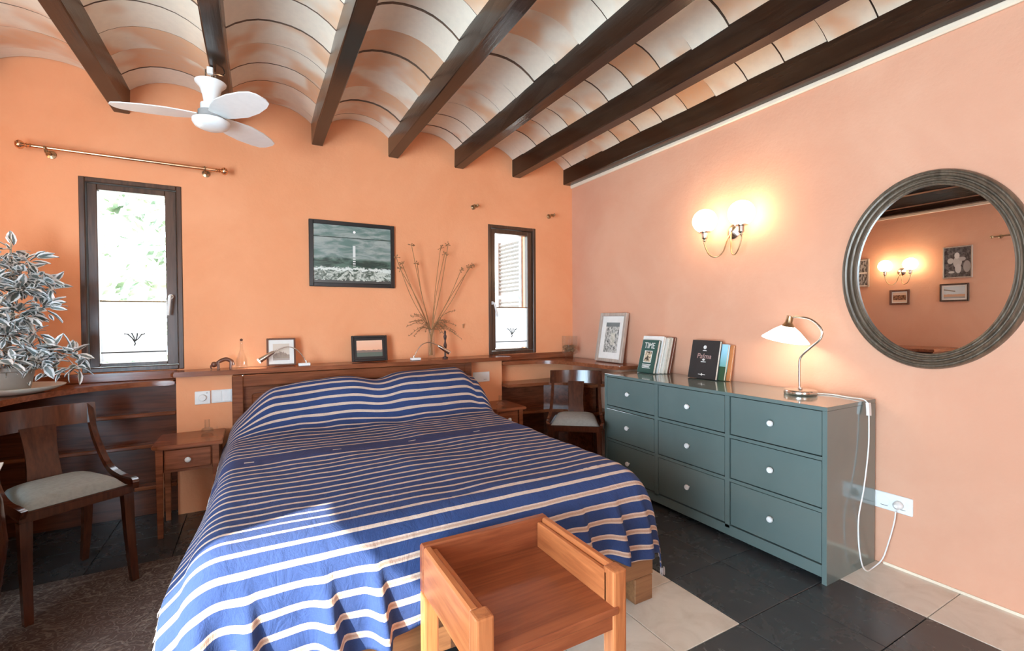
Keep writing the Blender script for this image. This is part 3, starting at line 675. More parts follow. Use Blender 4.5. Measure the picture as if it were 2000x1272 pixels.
for (x, y, z, r, nl) in tips:
    p = Vector((x, y, z)); tr_ = Vector((-1.06 + .02 * math.sin(z * 9), 3.17, max(.95, z - .10)))
    sb.tube([q - org for q in bez([base, tr_, p], 4)], [.005] * 5 + [.004, .003, .0025, .002], 5)
    for k in range(nl):
        d = Vector((rr.gauss(0, 1), rr.gauss(-.35, 1), rr.gauss(.25, .8))).normalized(); q = p + d * r * rr.uniform(.2, .9)
        o = bpy.data.objects.new('leaf', leaf_me); C.objects.link(o); o.parent = pt; s_ = rr.uniform(.055, .085)
        dd = (d + Vector((.25, -.1, -.15))).normalized(); o.location = q - org; o.scale = (s_, s_ * rr.uniform(.8, 1.2), s_)
        o.rotation_euler = (dd.to_track_quat('X', 'Z')).to_euler(); o.rotation_euler.rotate_axis('X', rr.uniform(-1, 1))
sb.tube([q - org for q in bez([base, (-1.06, 3.17, 1.2), (-1.05, 3.19, 1.62)], 6)], [.006] * 7 + [.004] * 5 + [.002], 6)
sb.obj('stem', m_stem, pt, 60)
fm = bmesh.new(); ful = fm.loops.layers.uv.new('UVMap'); src = leaf_me
for (x, y, z, r, nl) in tips:
    for k in range(nl * 2):
        d = Vector((rr.gauss(0, 1), rr.gauss(.1, 1), rr.gauss(0, .8))).normalized(); q = Vector((x, y, z)).lerp(Vector((-1.06, 3.17, z - .03)), rr.random() ** 1.6 * .8) + d * r * rr.uniform(.1, .9)
        s_ = rr.uniform(.035, .06); Mx = T_(q - org) @ (d + Vector((.2, -.1, -.2))).to_track_quat('X', 'Z').to_matrix().to_4x4() @ Matrix.Rotation(rr.uniform(-1, 1), 4, 'X') @ Matrix.Diagonal((s_, s_, s_, 1))
        vs_ = [fm.verts.new(Mx @ v_.co) for v_ in src.vertices]
        for p_ in src.polygons:
            nf = fm.faces.new([vs_[i_] for i_ in p_.vertices]); nf.smooth = True
            for lp, li in zip(nf.loops, p_.loop_indices): lp[ful].uv = src.uv_layers[0].data[li].uv
me = bpy.data.meshes.new('foliage'); fm.to_mesh(me); fm.free(); o = mk('foliage', me, m_leaf, pt); o['kind'] = 'stuff'
b = MB(); b.lathe([(.0001, .0), (.10, .0), (.15, .012), (.192, .030), (.196, .036), (.188, .037), (.145, .022), (.10, .012), (.0001, .012)], 40, Matrix.Diagonal((1.03, .92, 1, 1)))
o = b.obj('serving_plate', plain('cream_ceramic', (.72, .68, .58), .35, var=.05), None, 50, (-1.06, 3.17, .8135)); tag(o, 'wide shallow cream dish under the potted plant on the left desk', 'dish')
pt.location.z = .828

# ------------------------------------------------------------------ ceiling fan
fx, fy = -.180, 2.70
fan = thing('ceiling_fan', 'small white three bladed ceiling fan hanging from a dark beam', 'fan', (fx, fy, 2.10))
b = MB(); b.lathe([(.012, .122), (.022, .118), (.030, .13), (.036, .165), (.046, .20), (.066, .222), (.067, .228), (.060, .226), (.0001, .22)][::-1], 32); b.obj('canopy', m_whitep, fan, 50)
b = MB(); b.lathe([(.0001, .085), (.045, .085), (.045, .12), (.014, .125), (.010, .245), (.0001, .245)], 20); b.obj('downrod', m_whitep, fan, 40)
b = MB(); b.lathe([(.0001, .0), (.045, .003), (.070, .014), (.080, .030), (.080, .042), (.066, .050), (.0001, .052)], 40); b.obj('motor_cap', m_whitep, fan, 50)
b = MB(); b.lathe([(.0001, .052), (.055, .052), (.055, .085), (.0001, .085)], 28); b.obj('motor', plain('grey_gap', (.35, .34, .33), .5), fan, 40)
bm_ = None
for ang in (170, 50, -58):
    if bm_ is None:
        b = MB(); secs = [(.050, .040), (.10, .060), (.17, .080), (.26, .080), (.34, .066), (.385, .048), (.40, .022)]; rows = []
        for x, hw in secs:
            tl = -.13
            rows.append([b.bm.verts.new((x, s * hw * math.cos(tl), s * hw * math.sin(tl) + dz_)) for s, dz_ in ((-1, 0), (1, 0), (1, .005), (-1, .005))])
        for p, q in zip(rows, rows[1:]):
            for k in range(4): b.bm.faces.new([p[k], p[(k + 1) % 4], q[(k + 1) % 4], q[k]])
        b.bm.faces.new(rows[0]); b.bm.faces.new(rows[-1])
        o = b.obj('blade', m_whitep, fan, 40); bm_ = o.data
    else: o = mk('blade', bm_, None, fan)
    o.location = (0, 0, .062); o.rotation_euler = (0, 0, math.radians(ang))
b = MB(); b.tube([(-.02, 0, .23), (-.02, .0, .288)], .004, 6); b.tube([(.02, 0, .23), (.02, .0, .288)], .004, 6); b.tube(bez([(.0, -.02, .24), (.02, -.03, .262), (.05, -.01, .27), (.06, .0, .288)], 5), .003, 6); b.obj('hook', m_chrome, fan)
b = MB(); b.box(-.012, .014, -.045, -.02, .255, .287, .003); jb = b.obj('junction_block', m_whitep, fan)

# ------------------------------------------------------------------ curtain rod and brackets
t = thing('curtain_rod', 'copper coloured curtain rod with ball finials above the left window', 'curtain rod', (-.64, 3.42, 2.105))
b = MB(); b.tube([(-.40, 0, .003), (.43, 0, -.003)], .0095, 12); b.tube([(.20, 0, -.0015), (.43, 0, -.003)], .0115, 12); b.obj('pole', m_copper, t, 40)
for s, x in ((-1, -.40), (1, .43)):
    b = MB(); b.lathe([(.010, 0), (.013, .006), (.009, .014), (.014, .02), (.009, .026), (.021, .038), (.024, .05), (.016, .062), (.0001, .068)], 18, Matrix.Translation((x, 0, -.003 * s)) @ Matrix.Rotation(s * PI / 2, 4, 'Y')); b.obj('finial', m_copper, t, 50)
    xx = x - s * .055
    b = MB(); b.lathe([(.022, 0), (.022, .006), (.008, .012), (.007, .07)], 16, Matrix.Translation((xx, .08, -.012)) @ Matrix.Rotation(PI / 2, 4, 'X')); b.tube(bez([(xx, .012, -.02), (xx, -.004, -.021), (xx, -.018, -.006), (xx, -.016, .006)], 5), .005, 8); b.obj('bracket', m_brass, t, 50)
for x, lab in ((1.575, 'empty brass curtain rod bracket above the right window, on its left'), (2.32, 'empty brass curtain rod bracket above the right window, near the corner')):
    b = MB(); b.lathe([(.020, 0), (.020, .006), (.008, .012), (.008, .045), (.011, .05), (.011, .058)], 16, Matrix.Rotation(PI / 2, 4, 'X')); b.tube(bez([(0, -.056, -.002), (0, -.075, -.014), (0, -.092, -.004), (0, -.092, .01)], 5), .0055, 8); b.tube([(-.024, -.07, .003), (.024, -.07, .003)], .005, 8)
    o = b.obj('rod_bracket', m_brass, None, 50, (x, YB, 2.085)); tag(o, lab, 'bracket', 'empty curtain rod brackets')
b = MB(); b.tube([(0, 0, 0), (0, -.02, -.004), (0, -.022, .008)], .003, 6); b.box(-.003, .003, -.016, -.008, -.028, .0, .001); o = b.obj('wall_hook', m_brass, None, None, (1.475, YB, 1.12)); tag(o, 'tiny metal hook in the wall left of the right window', 'hook')
b = MB(); b.lathe([(.020, 0), (.020, .006), (.008, .012), (.008, .05)], 16, Matrix.Rotation(PI / 2, 4, 'Y')); b.tube([(.05, -.30, 0), (.05, .045, 0)], .008, 10); b.sphere((.05, .055, 0), .016, 8)
o = b.obj('curtain_rod', m_brass, None, 50, (XL, 1.78, 2.0)); tag(o, 'end of a brass curtain rod on the left wall, seen in the mirror', 'curtain rod')

# ------------------------------------------------------------------ pictures
def pic_mat(kind):
    M = Mat('print_' + kind); u, v, _ = M.xyz('UV'); vec = M.mapp('UV')
    if kind == 'sea':
        n = M.noise(M.mapp('UV', (3, 9, 1)), 1.2, 6, .6, .6); n2 = M.noise(M.mapp('UV', (7, 6, 1)), 1.4, 8, .72, 1.8); n3 = M.noise(M.mapp('UV', (30, 3, 1)), 1, 4)
        c = M.mix(n.ss(.35, .65), (.13, .21, .185), (.36, .40, .37))
        c = M.mix((v + (n - .5) * .03).lt(.80) * (v + (n - .5) * .03).gt(.785), c, (.05, .07, .06))
        dark = (v + (n - .5) * .10).ss(.46, .40); c = M.mix(dark, c, M.mix(n.ss(.4, .6), (.03, .055, .045), (.10, .17, .13)))
        foam = (v + (n2 - .5) * .22).ss(.28, .25); fc = M.mix(n2.ss(.42, .58), (.07, .10, .075), (.62, .66, .58)); c = M.mix(foam, c, fc)
        top = foam * (v + (n2 - .5) * .22).gt(.22); c = M.mix(top, c, (.72, .76, .70)); c = M.mix((v + (n2 - .5) * .1).lt(.05), c, (.07, .075, .07))
        col = ((u - .51).ab()).lt(.017) * v.gt(.30) * v.lt(.66) * (1 - (v.lt(.46) * ((v * 24).fr().gt(.5)))); c = M.mix(col * .9, c, (.80, .82, .78))
        dd = ((u - .515) * 1.28).pw(2) + ((v - .9)).pw(2); c = M.mix(dd.lt(.0005), c, (.95, .95, .92))
    elif kind == 'hill':
        n = M.noise(M.mapp('UV', (4, 3, 1)), 1.5, 6, .6); d = (v + (n - .5) * .5 + (u - .5).ab() * .4).lt(.52); c = M.mix(d, (.62, .52, .42), M.mix(n, (.10, .05, .03), (.42, .30, .20))); c = M.mix(v.lt(.12), c, (.35, .26, .2))
    elif kind == 'dusk':
        n = M.noise(M.mapp('UV', (6, 1, 1)), 1.5, 4); c = M.mix(v, (.85, .38, .22), (.9, .55, .38)); c = M.mix((v + (n - .5) * .14).lt(.40), c, (.24, .17, .14)); c = M.mix((v + (n - .5) * .05).lt(.26), c, (.12, .15, .12))
    elif kind == 'beach':
        n = M.noise(M.mapp('UV', (4, 2, 1)), 1.5, 4); c = M.mix((v + (n - .5) * .2).lt(.35), (.55, .60, .62), (.58, .34, .22)); c = M.mix((v - u * .3 - .45).ab().lt(.05) * u.gt(.45), c, (.25, .2, .16)); c = M.mix(v.lt(.14), c, (.35, .34, .33))
    elif kind == 'sepia':
        n = M.noise(M.mapp('UV', (5, 8, 1)), 1.5, 5, .6, 1); c = M.mix(n.ss(.42, .58), (.06, .02, .01), (.42, .2, .1)); c = M.mix(v.gt(.72) + v.lt(.2), c, (.78, .55, .4))
    elif kind == 'street':
        n = M.noise(M.mapp('UV', (8, 9, 1)), 1.1, 8, .7, .8); c = M.mix(n.ss(.36, .62), (.05, .05, .045), (.62, .58, .52)); c = M.mix(((u - .6).ab().lt(.16)) * ((v - .45).ab()).lt(.2) * .5, c, (.7, .64, .5)); c = M.mix(v.gt(.86), c, (.08, .08, .08))
    elif kind == 'mono':       # blurred pale seated figure with a round vessel
        n = M.noise(vec, 7, 6, .65, .6); c = M.mix(n.ss(.4, .65), (.05, .045, .045), (.16, .15, .15))
        def ell(cx, cy, rx, ry): return (((u - cx) / rx).pw(2) + ((v - cy) / ry).pw(2) + (n - .5) * .5)
        for (cx, cy, rx, ry, g) in ((.5, .50, .17, .2, .45), (.52, .72, .10, .11, .62), (.33, .60, .14, .07, .4), (.76, .55, .12, .10, .45), (.47, .28, .12, .16, .5), (.15, .34, .14, .2, .32), (.72, .17, .12, .04, .5)):
            c = M.mix(ell(cx, cy, rx, ry).ss(1.05, .8), c, (g, g * .97, g * .95))
    else:
        n = M.noise(vec, 6, 6); c = M.mix(n.ss(.4, .6), (.08, .08, .08), (.5, .5, .5)); c = M.mix((v - .5).ab().lt(.03), c, (.85, .82, .78))
    return M.out(c, .25)
m_mat = plain('paper_mount', (.82, .79, .74), .8, var=.03)
def picture(name, lab, cat, w_, h_, fw, mount, kind, fmat, M, dep=.018, group=None, mount_mat=None):
    """frame in local coords: faces -Y, bottom edge at z=0, back at y=0"""
    t = thing(name, lab, cat, (0, 0, 0), 0, group); t.matrix_world = M
    f = MB(); h = w_ / 2
    for q in ((-h, -h + fw, 0, h_), (h - fw, h, 0, h_), (-h + fw, h - fw, 0, fw), (-h + fw, h - fw, h_ - fw, h_)): f.box(q[0], q[1], -dep, 0, q[2], q[3], min(.003, fw * .2))
    f.obj('frame', fmat, t)
    if mount:
        m = MB(); m.box(-h + fw, h - fw, -dep * .45, -dep * .45 + .002, fw, h_ - fw); m.obj('mount', mount_mat or m_mat, t)
    i0, i1, j0, j1 = -h + fw + mount, h - fw - mount, fw + mount, h_ - fw - mount
    bm = bmesh.new(); ul = bm.loops.layers.uv.new('UVMap'); y = -dep * .45 - .0012
    vs = [bm.verts.new(q) for q in ((i0, y, j0), (i1, y, j0), (i1, y, j1), (i0, y, j1), (i0, y + .001, j0), (i1, y + .001, j0), (i1, y + .001, j1), (i0, y + .001, j1))]
    uvc = [(0, 0), (1, 0), (1, 1), (0, 1)] * 2
    for fc in ((0, 1, 2, 3), (7, 6, 5, 4), (0, 4, 5, 1), (1, 5, 6, 2), (2, 6, 7, 3), (3, 7, 4, 0)):
        ff = bm.faces.new([vs[k] for k in fc])
        for lp, k in zip(ff.loops, fc): lp[ul].uv = uvc[k]
    me = bpy.data.meshes.new('print'); bm.to_mesh(me); bm.free(); mk('print', me, pic_mat(kind), t)
    return t
T = Matrix.Translation
def lean(x, y, z, rz, tilt): return T((x, y, z)) @ Matrix.Rotation(rz, 4, 'Z') @ Matrix.Rotation(-tilt, 4, 'X')
picture('painting', 'framed grey green seascape painting with moonlight and breaking waves, on the orange wall', 'painting', .592, .466, .028, 0, 'sea', m_black, T((.621, YB - .002, 1.401)) @ Matrix.Rotation(.0, 4, 'Y'), .022)
m_frbrown = wood('brown_frame', (.20, .07, .03), (.12, .04, .02), .4, 2)
m_frsil = wood('weathered_silver_frame', (.50, .40, .33), (.34, .26, .21), .5, 2, 1.5)
m_walnut = wood('walnut_frame', (.10, .05, .03), (.05, .025, .015), .35, 2)
picture('picture_frame', 'brown framed hillside photo with white mount, behind the lit reading lamp', 'picture', .172, .182, .011, .026, 'hill', m_frbrown, lean(.142, 3.405, .865, 0, .14), .012)
picture('picture_frame', 'black framed sunset landscape photo standing on the shelf', 'picture', .250, .186, .017, .018, 'dusk', m_black, lean(.712, 3.405, .865, 0, .14), .016, None, m_black)
picture('picture_frame', 'silver framed monochrome print leaning on the right wall beside the books', 'picture', .315, .40, .026, .052, 'street', m_frsil, lean(2.495, 2.885, .810, PI / 2 * -1, .17), .03)
# left wall pictures, seen in the mirror (face +x)
def onleft(y, z): return T((XL + .002, y, z)) @ Matrix.Rotation(PI / 2, 4, 'Z')
picture('picture_frame', 'pale framed monochrome figure picture on the left wall, seen in the mirror', 'picture', .25, .355, .012, 0, 'mono', m_frsil, onleft(2.12, 1.59), .02)
picture('picture_frame', 'dark framed beach photo below the monochrome figure, seen in the mirror', 'picture', .25, .20, .017, .017, 'beach', m_walnut, onleft(2.145, 1.33), .02)
picture('picture_frame', 'small brown framed sepia picture under the left wall lamp, seen in the mirror', 'picture', .20, .182, .022, .012, 'sepia', m_frbrown, onleft(2.65, 1.306), .02)
picture('picture_frame', 'tall pale framed double photo on the left wall at the mirror edge', 'picture', .16, .36, .012, .01, 'double', m_frsil, onleft(3.05, 1.545), .02)

# ------------------------------------------------------------------ oval mirror
mr = thing('oval_mirror', 'large oval wall mirror in a ribbed dark grey brown wooden frame', 'mirror', (XR - .001, .889, 1.368))
m_mfr = wood('grey_brown_mirror_frame', (.17, .125, .085), (.085, .06, .04), .34, 2, 1.4, .2, Metallic=.2)
def oval(name, prof_, mat, parent, smooth, n=120):
    """closed profile of (offset outward from the inner edge, height off the wall) swept round an ellipse"""
    b = MB(); rings = []
    for k in range(n):
        th = 2 * PI * k / n; ring = []
        for (o_, h_) in prof_: ring.append(b.bm.verts.new((-h_, (.267 + o_) * math.cos(th), (.365 + o_) * math.sin(th))))
        rings.append(ring)
    m_ = len(prof_)
    for k in range(n):
        for q in range(m_): b.bm.faces.new([rings[k][q], rings[k][(q + 1) % m_], rings[(k + 1) % n][(q + 1) % m_], rings[(k + 1) % n][q]])
    return b.obj(name, mat, parent, smooth)
oval('frame', [(0, .004), (0, .022), (.006, .026), (.010, .021), (.014, .021), (.018, .031), (.024, .034), (.028, .026), (.032, .026), (.037, .040), (.044, .043), (.049, .034), (.053, .034), (.058, .038), (.063, .030), (.066, .018), (.066, 0)], m_mfr, mr, 30)
M = Mat('mirror_silver'); n = M.noise(M.mapp(), 2, 2); m_mir = M.out(M.mix(n, (.93, .93, .92), (.92, .92, .91)), .0, 1)
b = MB(); b.prism([(.2665 * math.cos(2 * PI * k / 120), .3645 * math.sin(2 * PI * k / 120)) for k in range(120)], .010, .014, Matrix(((0, 0, -1, 0), (1, 0, 0, 0), (0, 1, 0, 0), (0, 0, 0, 1)))); b.obj('glass', m_mir, mr)

# ------------------------------------------------------------------ wall lamps
m_globe = emit('opal_glass_lit', (1, .76, .47), 10)
def sconce(name, lab, M):
    """local: wall plane y=0, lamp stands out along -y, x along the wall"""
    t = thing(name, lab, 'wall lamp'); t.matrix_world = M
    b = MB(); b.lathe([(.045, 0), (.045, .006), (.036, .014), (.020, .022), (.012, .026), (.0001, .03)], 24, Matrix.Rotation(PI / 2, 4, 'X')); b.obj('wall_plate', m_chrome, t, 40)
    for s in (-1, 1):
        x = s * .125; b = MB()
        b.tube(bez([(0, -.024, -.005), (s * .012, -.045, -.05), (s * .028, -.065, -.125), (s * .062, -.088, -.155), (s * .098, -.103, -.135), (x, -.11, -.075), (x, -.11, -.045)], 6), .0042, 8); a = b.obj('arm', m_brass, t, 50)
        b = MB(); b.lathe([(.006, -.052), (.012, -.047), (.008, -.040), (.014, -.034), (.018, -.030), (.019, .0), (.036, .004), (.037, .009), (.0001, .010)], 22, T((x, -.11, 0))); b.obj('socket_cup', m_chrome, t, 40)
        b = MB(); b.sphere((x, -.11, .077), .073, 14); g = b.obj('globe', m_globe, t, 60); g['label'] = 'glowing white glass globe'
    return t
sconce('wall_lamp', 'double wall lamp with two lit glass globes on the right wall left of the mirror', T((XR, 1.835, 1.695)) @ Matrix.Rotation(-PI / 2, 4, 'Z') @ Matrix.Rotation(0, 4, 'Y'))
sconce('wall_lamp', 'double wall lamp with lit globes on the left wall, seen in the mirror', T((XL, 2.635, 1.705)) @ Matrix.Rotation(PI / 2, 4, 'Z'))

# ------------------------------------------------------------------ desk lamp on the dresser (plane x const)
lx, ly, lz = 2.40, 1.335, dz
t = thing('table_lamp', 'nickel swan neck table lamp with white cone glass shade on the dresser', 'lamp', (lx, ly, lz))
b = MB(); b.lathe([(.0001, 0), (.070, 0), (.073, .004), (.073, .020), (.069, .025), (.012, .028), (.010, .036), (.0001, .037)], 40); b.obj('base', m_chrome, t, 40)
b = MB(); b.tube(bez([(0, .003, .03), (0, .005, .12), (0, .0, .185), (0, -.045, .235), (0, -.095, .285), (0, -.098, .33), (0, -.06, .372), (0, -.01, .389), (0, .06, .390)], 7), .0055, 10); b.obj('neck', m_chrome, t, 50)
tl = Matrix.Translation((0, .052, .392)) @ Matrix.Rotation(math.radians(12), 4, 'X')
b = MB(); b.lathe([(.0001, .004), (.016, .004), (.017, -.030), (.020, -.034), (.031, -.052), (.027, -.053), (.0001, -.04)], 24, tl); b.obj('socket', m_brass, t, 40)
m_shade = emit('opal_shade_lit', (1, .95, .87), 1.7)
b = MB(); b.lathe([(.027, -.048), (.060, -.072), (.108, -.118), (.110, -.122), (.104, -.119), (.058, -.076), (.025, -.053), (.027, -.048)], 36, tl, False); b.obj('shade', m_shade, t, 40)
b = MB(); b.sphere((0, 0, 0), .021, 8); me = b.bm; bmesh.ops.transform(me, matrix=tl @ T((0, 0, -.078)), verts=me.verts); b.obj('bulb', emit('bulb_lit', (1, .90, .74), 60), t, 60)
# white cable of the lamp
cpts = [(2.455, 1.305, dz + .005), (2.50, 1.24, dz + .004), (2.48, 1.15, dz + .004), (2.470, 1.09, dz + .005), (2.462, 1.064, .765)]
cp2 = [(2.456, 1.060, .715), (2.452, 1.058, .60), (2.435, 1.057, .50), (2.40, 1.055, .38), (2.352, 1.052, .27), (2.353, 1.052, .15), (2.378, 1.050, .05), (2.42, 1.05, .008), (2.475, 1.05, .006), (2.53, 1.035, .04), (2.553, 1.02, .12), (2.555, 1.00, .22), (2.548, .992, .275)]
cab = thing('lamp_cable', 'white lamp cable with inline switch running down the dresser side to the wall socket', 'cable', (2.42, 1.05, 0)); og = Vector(cab.location)
b = MB(); b.tube([p - og for p in bez(cpts, 6)], .0028, 7); b.tube([p - og for p in bez(cp2, 6)], .0030, 7); b.obj('cord', m_white, cab, 60)
b = MB(); b.tube([Vector((2.4625, 1.066, .770)) - og, Vector((2.459, 1.062, .74)) - og, Vector((2.456, 1.060, .712)) - og], 0, square=(.010, .006)); b.obj('inline_switch', m_white, cab)
b = MB(); b.lathe([(.017, 0), (.019, .004), (.017, .022), (.007, .034)], 16, T((XR - .012 - 2.42, .987 - 1.05, .302)) @ Matrix.Rotation(-PI / 2, 4, 'Y')); b.obj('plug', m_white, cab, 40)

# sockets and switches
m_hole = plain('dark_hole', (.03, .03, .03), .6)
def plate(name, lab, cat, M, n, kind, group=None):
    """faces -y, local x along wall, n modules of 7.1 cm"""
    t = thing(name, lab, cat, (0, 0, 0), 0, group); t.matrix_world = M
    s = .068; w_ = n * s; b = MB(); b.box(-w_ / 2 - .006, w_ / 2 + .006, -.009, 0, -.04, .04, .003); b.obj('cover_plate', m_white, t)
    for i in range(n):
        cx = -w_ / 2 + s * (i + .5); kd = kind[i]
        if kd == 's':
            b = MB(); b.lathe([(.0001, -.004), (.0185, -.004), (.0195, .0), (.022, .001), (.022, -.001)], 24, T((cx, -.0085, 0)) @ Matrix.Rotation(PI / 2, 4, 'X'), False); so_ = b.obj('socket', m_white, t, 40)
            b = MB()
            for q in (-.0095, .0095): b.lathe([(.0001, .0006), (.003, .0006), (.003, 0)], 8, T((cx + q, -.0050, 0)) @ Matrix.Rotation(PI / 2, 4, 'X'), False)
            b.box(cx - .014, cx + .014, -.0098, -.0092, -.0215, -.0195); b.obj('pin_hole', m_hole, so_)
        elif kd == 'w':
            b = MB(); b.box(cx - .031, cx + .031, -.0125, -.0088, -.033, .033, .0015); b.obj('rocker', m_white, t)
        elif kd == 'd':
            b = MB(); b.lathe([(.021, 0), (.020, .010), (.017, .013), (.0001, .013)], 24, T((cx, -.009, 0)) @ Matrix.Rotation(PI / 2, 4, 'X')); b.obj('dial', m_white, t, 40)
            b = MB(); b.box(cx + .020, cx + .026, -.0098, -.009, .026, .029); b.obj('indicator', m_hole, t)
    return t
plate('wall_socket', 'white double socket on the right wall beside the dresser', 'socket', T((XR, 1.012, .302)) @ Matrix.Rotation(-PI / 2, 4, 'Z'), 2, 'ss')
plate('wall_socket', 'white double plate with switch and socket right of the headboard', 'socket', T((1.585, 3.39, .697)), 2, 'ws')
plate('dimmer_switch', 'white round dial dimmer on the orange low wall left of the bed', 'dimmer', T((-.293, 3.39, .695)), 1, 'd')
plate('light_switch', 'white double light switch between dial and headboard', 'switch', T((-.192, 3.39, .697)) @ Matrix.Diagonal((.76, 1, 1, 1)), 2, 'ww')

# ------------------------------------------------------------------ reading lamps on the shelf
def reading(lab, x, s, lit):
    t = thing('reading_lamp', lab, 'lamp', (x, 3.345, .864), 0, 'gooseneck reading lamps')
    b = MB(); b.box(-.036, .036, -.022, .022, 0, .018, .004, None, 2); b.obj('base', m_white, t, 40)
    b = MB(); b.tube([(-.012 * s * -1, 0, .018), (0.012 * s, 0, .032)], .006, 8); b.tube(bez([(.012 * s, 0, .018), (-.004 * s, 0, .055), (-.045 * s, 0, .108), (-.10 * s, 0, .128), (-.155 * s, -.004, .112), (-.19 * s, -.006, .092)], 6), .0035, 8); b.obj('gooseneck', m_chrome, t, 50)
    p0 = Vector((-.175 * s, -.006, .101)); p1 = Vector((-.262 * s, -.012, .045)); d = (p1 - p0).normalized()
    b = MB(); b.tube([p0, p0 + d * .012, p0 + d * .05, p1], [.006, .011, .014, .017], 16); b.obj('head', m_chrome, t, 40)
    b = MB(); b.tube([p1 - d * .002, p1 + d * .004], [.0145, .013], 14); b.obj('lens', emit('led_lit', (1, .97, .92), 120) if lit else m_white, t)
    return t
reading('nickel gooseneck reading lamp, lit, in front of the brown frame', .275, 1, True)
reading('nickel gooseneck reading lamp, unlit, beside the glass vase', 1.03, -1, False)

# ------------------------------------------------------------------ vase with dried stalks
vs = thing('glass_vase', 'tall narrow clear glass vase on the shelf, holding dried stalks', 'vase', (1.175, 3.41, .864))
b = MB(); b.lathe([(.0001, .0), (.028, .0), (.030, .006), (.026, .014), (.026, .225), (.0235, .225), (.0235, .018), (.0001, .018)], 24, None, False); b.obj('glass_body', m_thin, vs, 40)
m_dry = plain('dried_stalk', (.42, .20, .08), .85, var=.2); m_dryl = plain('dried_seed', (.36, .17, .07), .9, var=.2)
stalk_tips = [(.905, 1.62), (.955, 1.585), (.95, 1.55), (1.02, 1.72), (1.075, 1.59), (1.27, 1.725), (1.31, 1.742), (1.303, 1.68), (1.432, 1.555), (1.53, 1.60), (1.515, 1.585), (1.16, 1.60), (1.22, 1.50)]
rr = random.Random(4); bq = thing('dried_stalks', 'bunch of tall dried brown stalks standing in the glass vase', 'dried flowers', (1.175, 3.41, .885)); og = Vector(bq.location)
for i, (x, z) in enumerate(stalk_tips):
    if i >= 11: continue
    b = MB(); y = 3.41 + rr.uniform(-.05, .05); p0 = Vector((1.175 + rr.uniform(-.013, .013), 3.41 + rr.uniform(-.013, .013), .89)); p1 = Vector((1.175 + (x - 1.175) * .06, 3.41, 1.08)); p3 = Vector((x, y, z))
    p2 = p1.lerp(p3, .5) + Vector((rr.uniform(-.02, .02), 0, rr.uniform(-.02, .02)))
    b.tube([q - og for q in bez([p0, p1, p2, p3], 6)], .0028, 5); s_ = b.obj('stalk', m_dry, bq)
    h = MB()
    for k in range(9):
        d = Vector((rr.gauss(0, 1), rr.gauss(0, .6), rr.gauss(.1, .5))).normalized() * rr.uniform(.008, .026); h.tube([p3 - og, p3 - og + d], .0014, 4); h.sphere(p3 - og + d, .0042, 4)
    h.obj('seed_head', m_dryl, s_)
b = MB()
for k in range(26):
    a = rr.uniform(-1.1, 1.1); ln = rr.uniform(.08, .26); p1 = Vector((1.175, 3.40, 1.085)); sgn = 1 if rr.random() < .6 else -1
    e = p1 + Vector((sgn * ln * rr.uniform(.6, 1), rr.uniform(-.05, .05), ln * rr.uniform(-.35, .6))); m_ = p1.lerp(e, .5) + Vector((0, 0, .04))
    pp = bez([p1, m_, e], 4); b.tube([q - og for q in pp], .0016, 4)
    for q in pp[3:]:
        for z_ in range(2):
            d = Vector((rr.gauss(0, 1), rr.gauss(0, .5), rr.gauss(0, 1))).normalized() * rr.uniform(.008, .018); b.tube([q - og, q + d - og], [.0025, .0008], 4)
o = b.obj('dried_sprig', m_dryl, bq); o['kind'] = 'stuff'
# slender dark figurine
b = MB(); b.lathe([(.0001, 0), (.022, 0), (.022, .008), (.008, .014), (.007, .05), (.010, .075), (.013, .10), (.008, .12), (.006, .135), (.011, .155), (.013, .17), (.007, .185), (.009, .197), (.007, .21), (.0001, .215)], 16)
o = b.obj('carved_figurine', plain('dark_carved_wood', (.06, .02, .012), .4), None, 50, (1.275, 3.375, .864)); tag(o, 'slender dark carved wooden figurine beside the vase', 'figurine')
# wooden animal figure
t = thing('carved_animal', 'small dark wooden animal carving with arched back at the left shelf end', 'figurine', (-.18, 3.40, .864)); m_carv = wood('carving_wood', (.16, .055, .03), (.08, .025, .012), .3, 0)
b = MB(); b.tube(bez([(-.045, 0, .030), (-.022, 0, .048), (.01, 0, .060), (.038, 0, .046), (.046, 0, .02)], 6), [.010] * 6 + [.012] * 12 + [.013] * 7, 10); b.sphere((-.052, 0, .030), .015, 8, (1.1, .9, 1.2)); b.tube(bez([(-.062, 0, .03), (-.07, 0, .015), (-.066, 0, .002)], 4), [.006] * 4 + [.004] * 5, 6); b.obj('body', m_carv, t, 60)
for x in (-.030, .036):
    for y in (-.010, .010):
        b = MB(); b.tube([(x, y, .045), (x, y, .0)], [.007, .008], 8); b.obj('leg', m_carv, t, 50)
# decanter
b = MB(); b.lathe([(.0001, 0), (.032, 0), (.035, .01), (.033, .05), (.012, .11), (.009, .125), (.009, .165), (.0105, .17), (.0075, .17), (.0065, .12), (.028, .05), (.030, .012), (.0001, .010)], 24, None, False)
o = b.obj('body', m_thin, None, 50); t = thing('glass_decanter', 'clear conical glass bottle with stopper on the left part of the shelf', 'bottle', (-.085, 3.41, .864)); o.parent = t
b = MB(); b.sphere((0, 0, .178), .009, 8); b.obj('stopper', m_carv, t, 60)
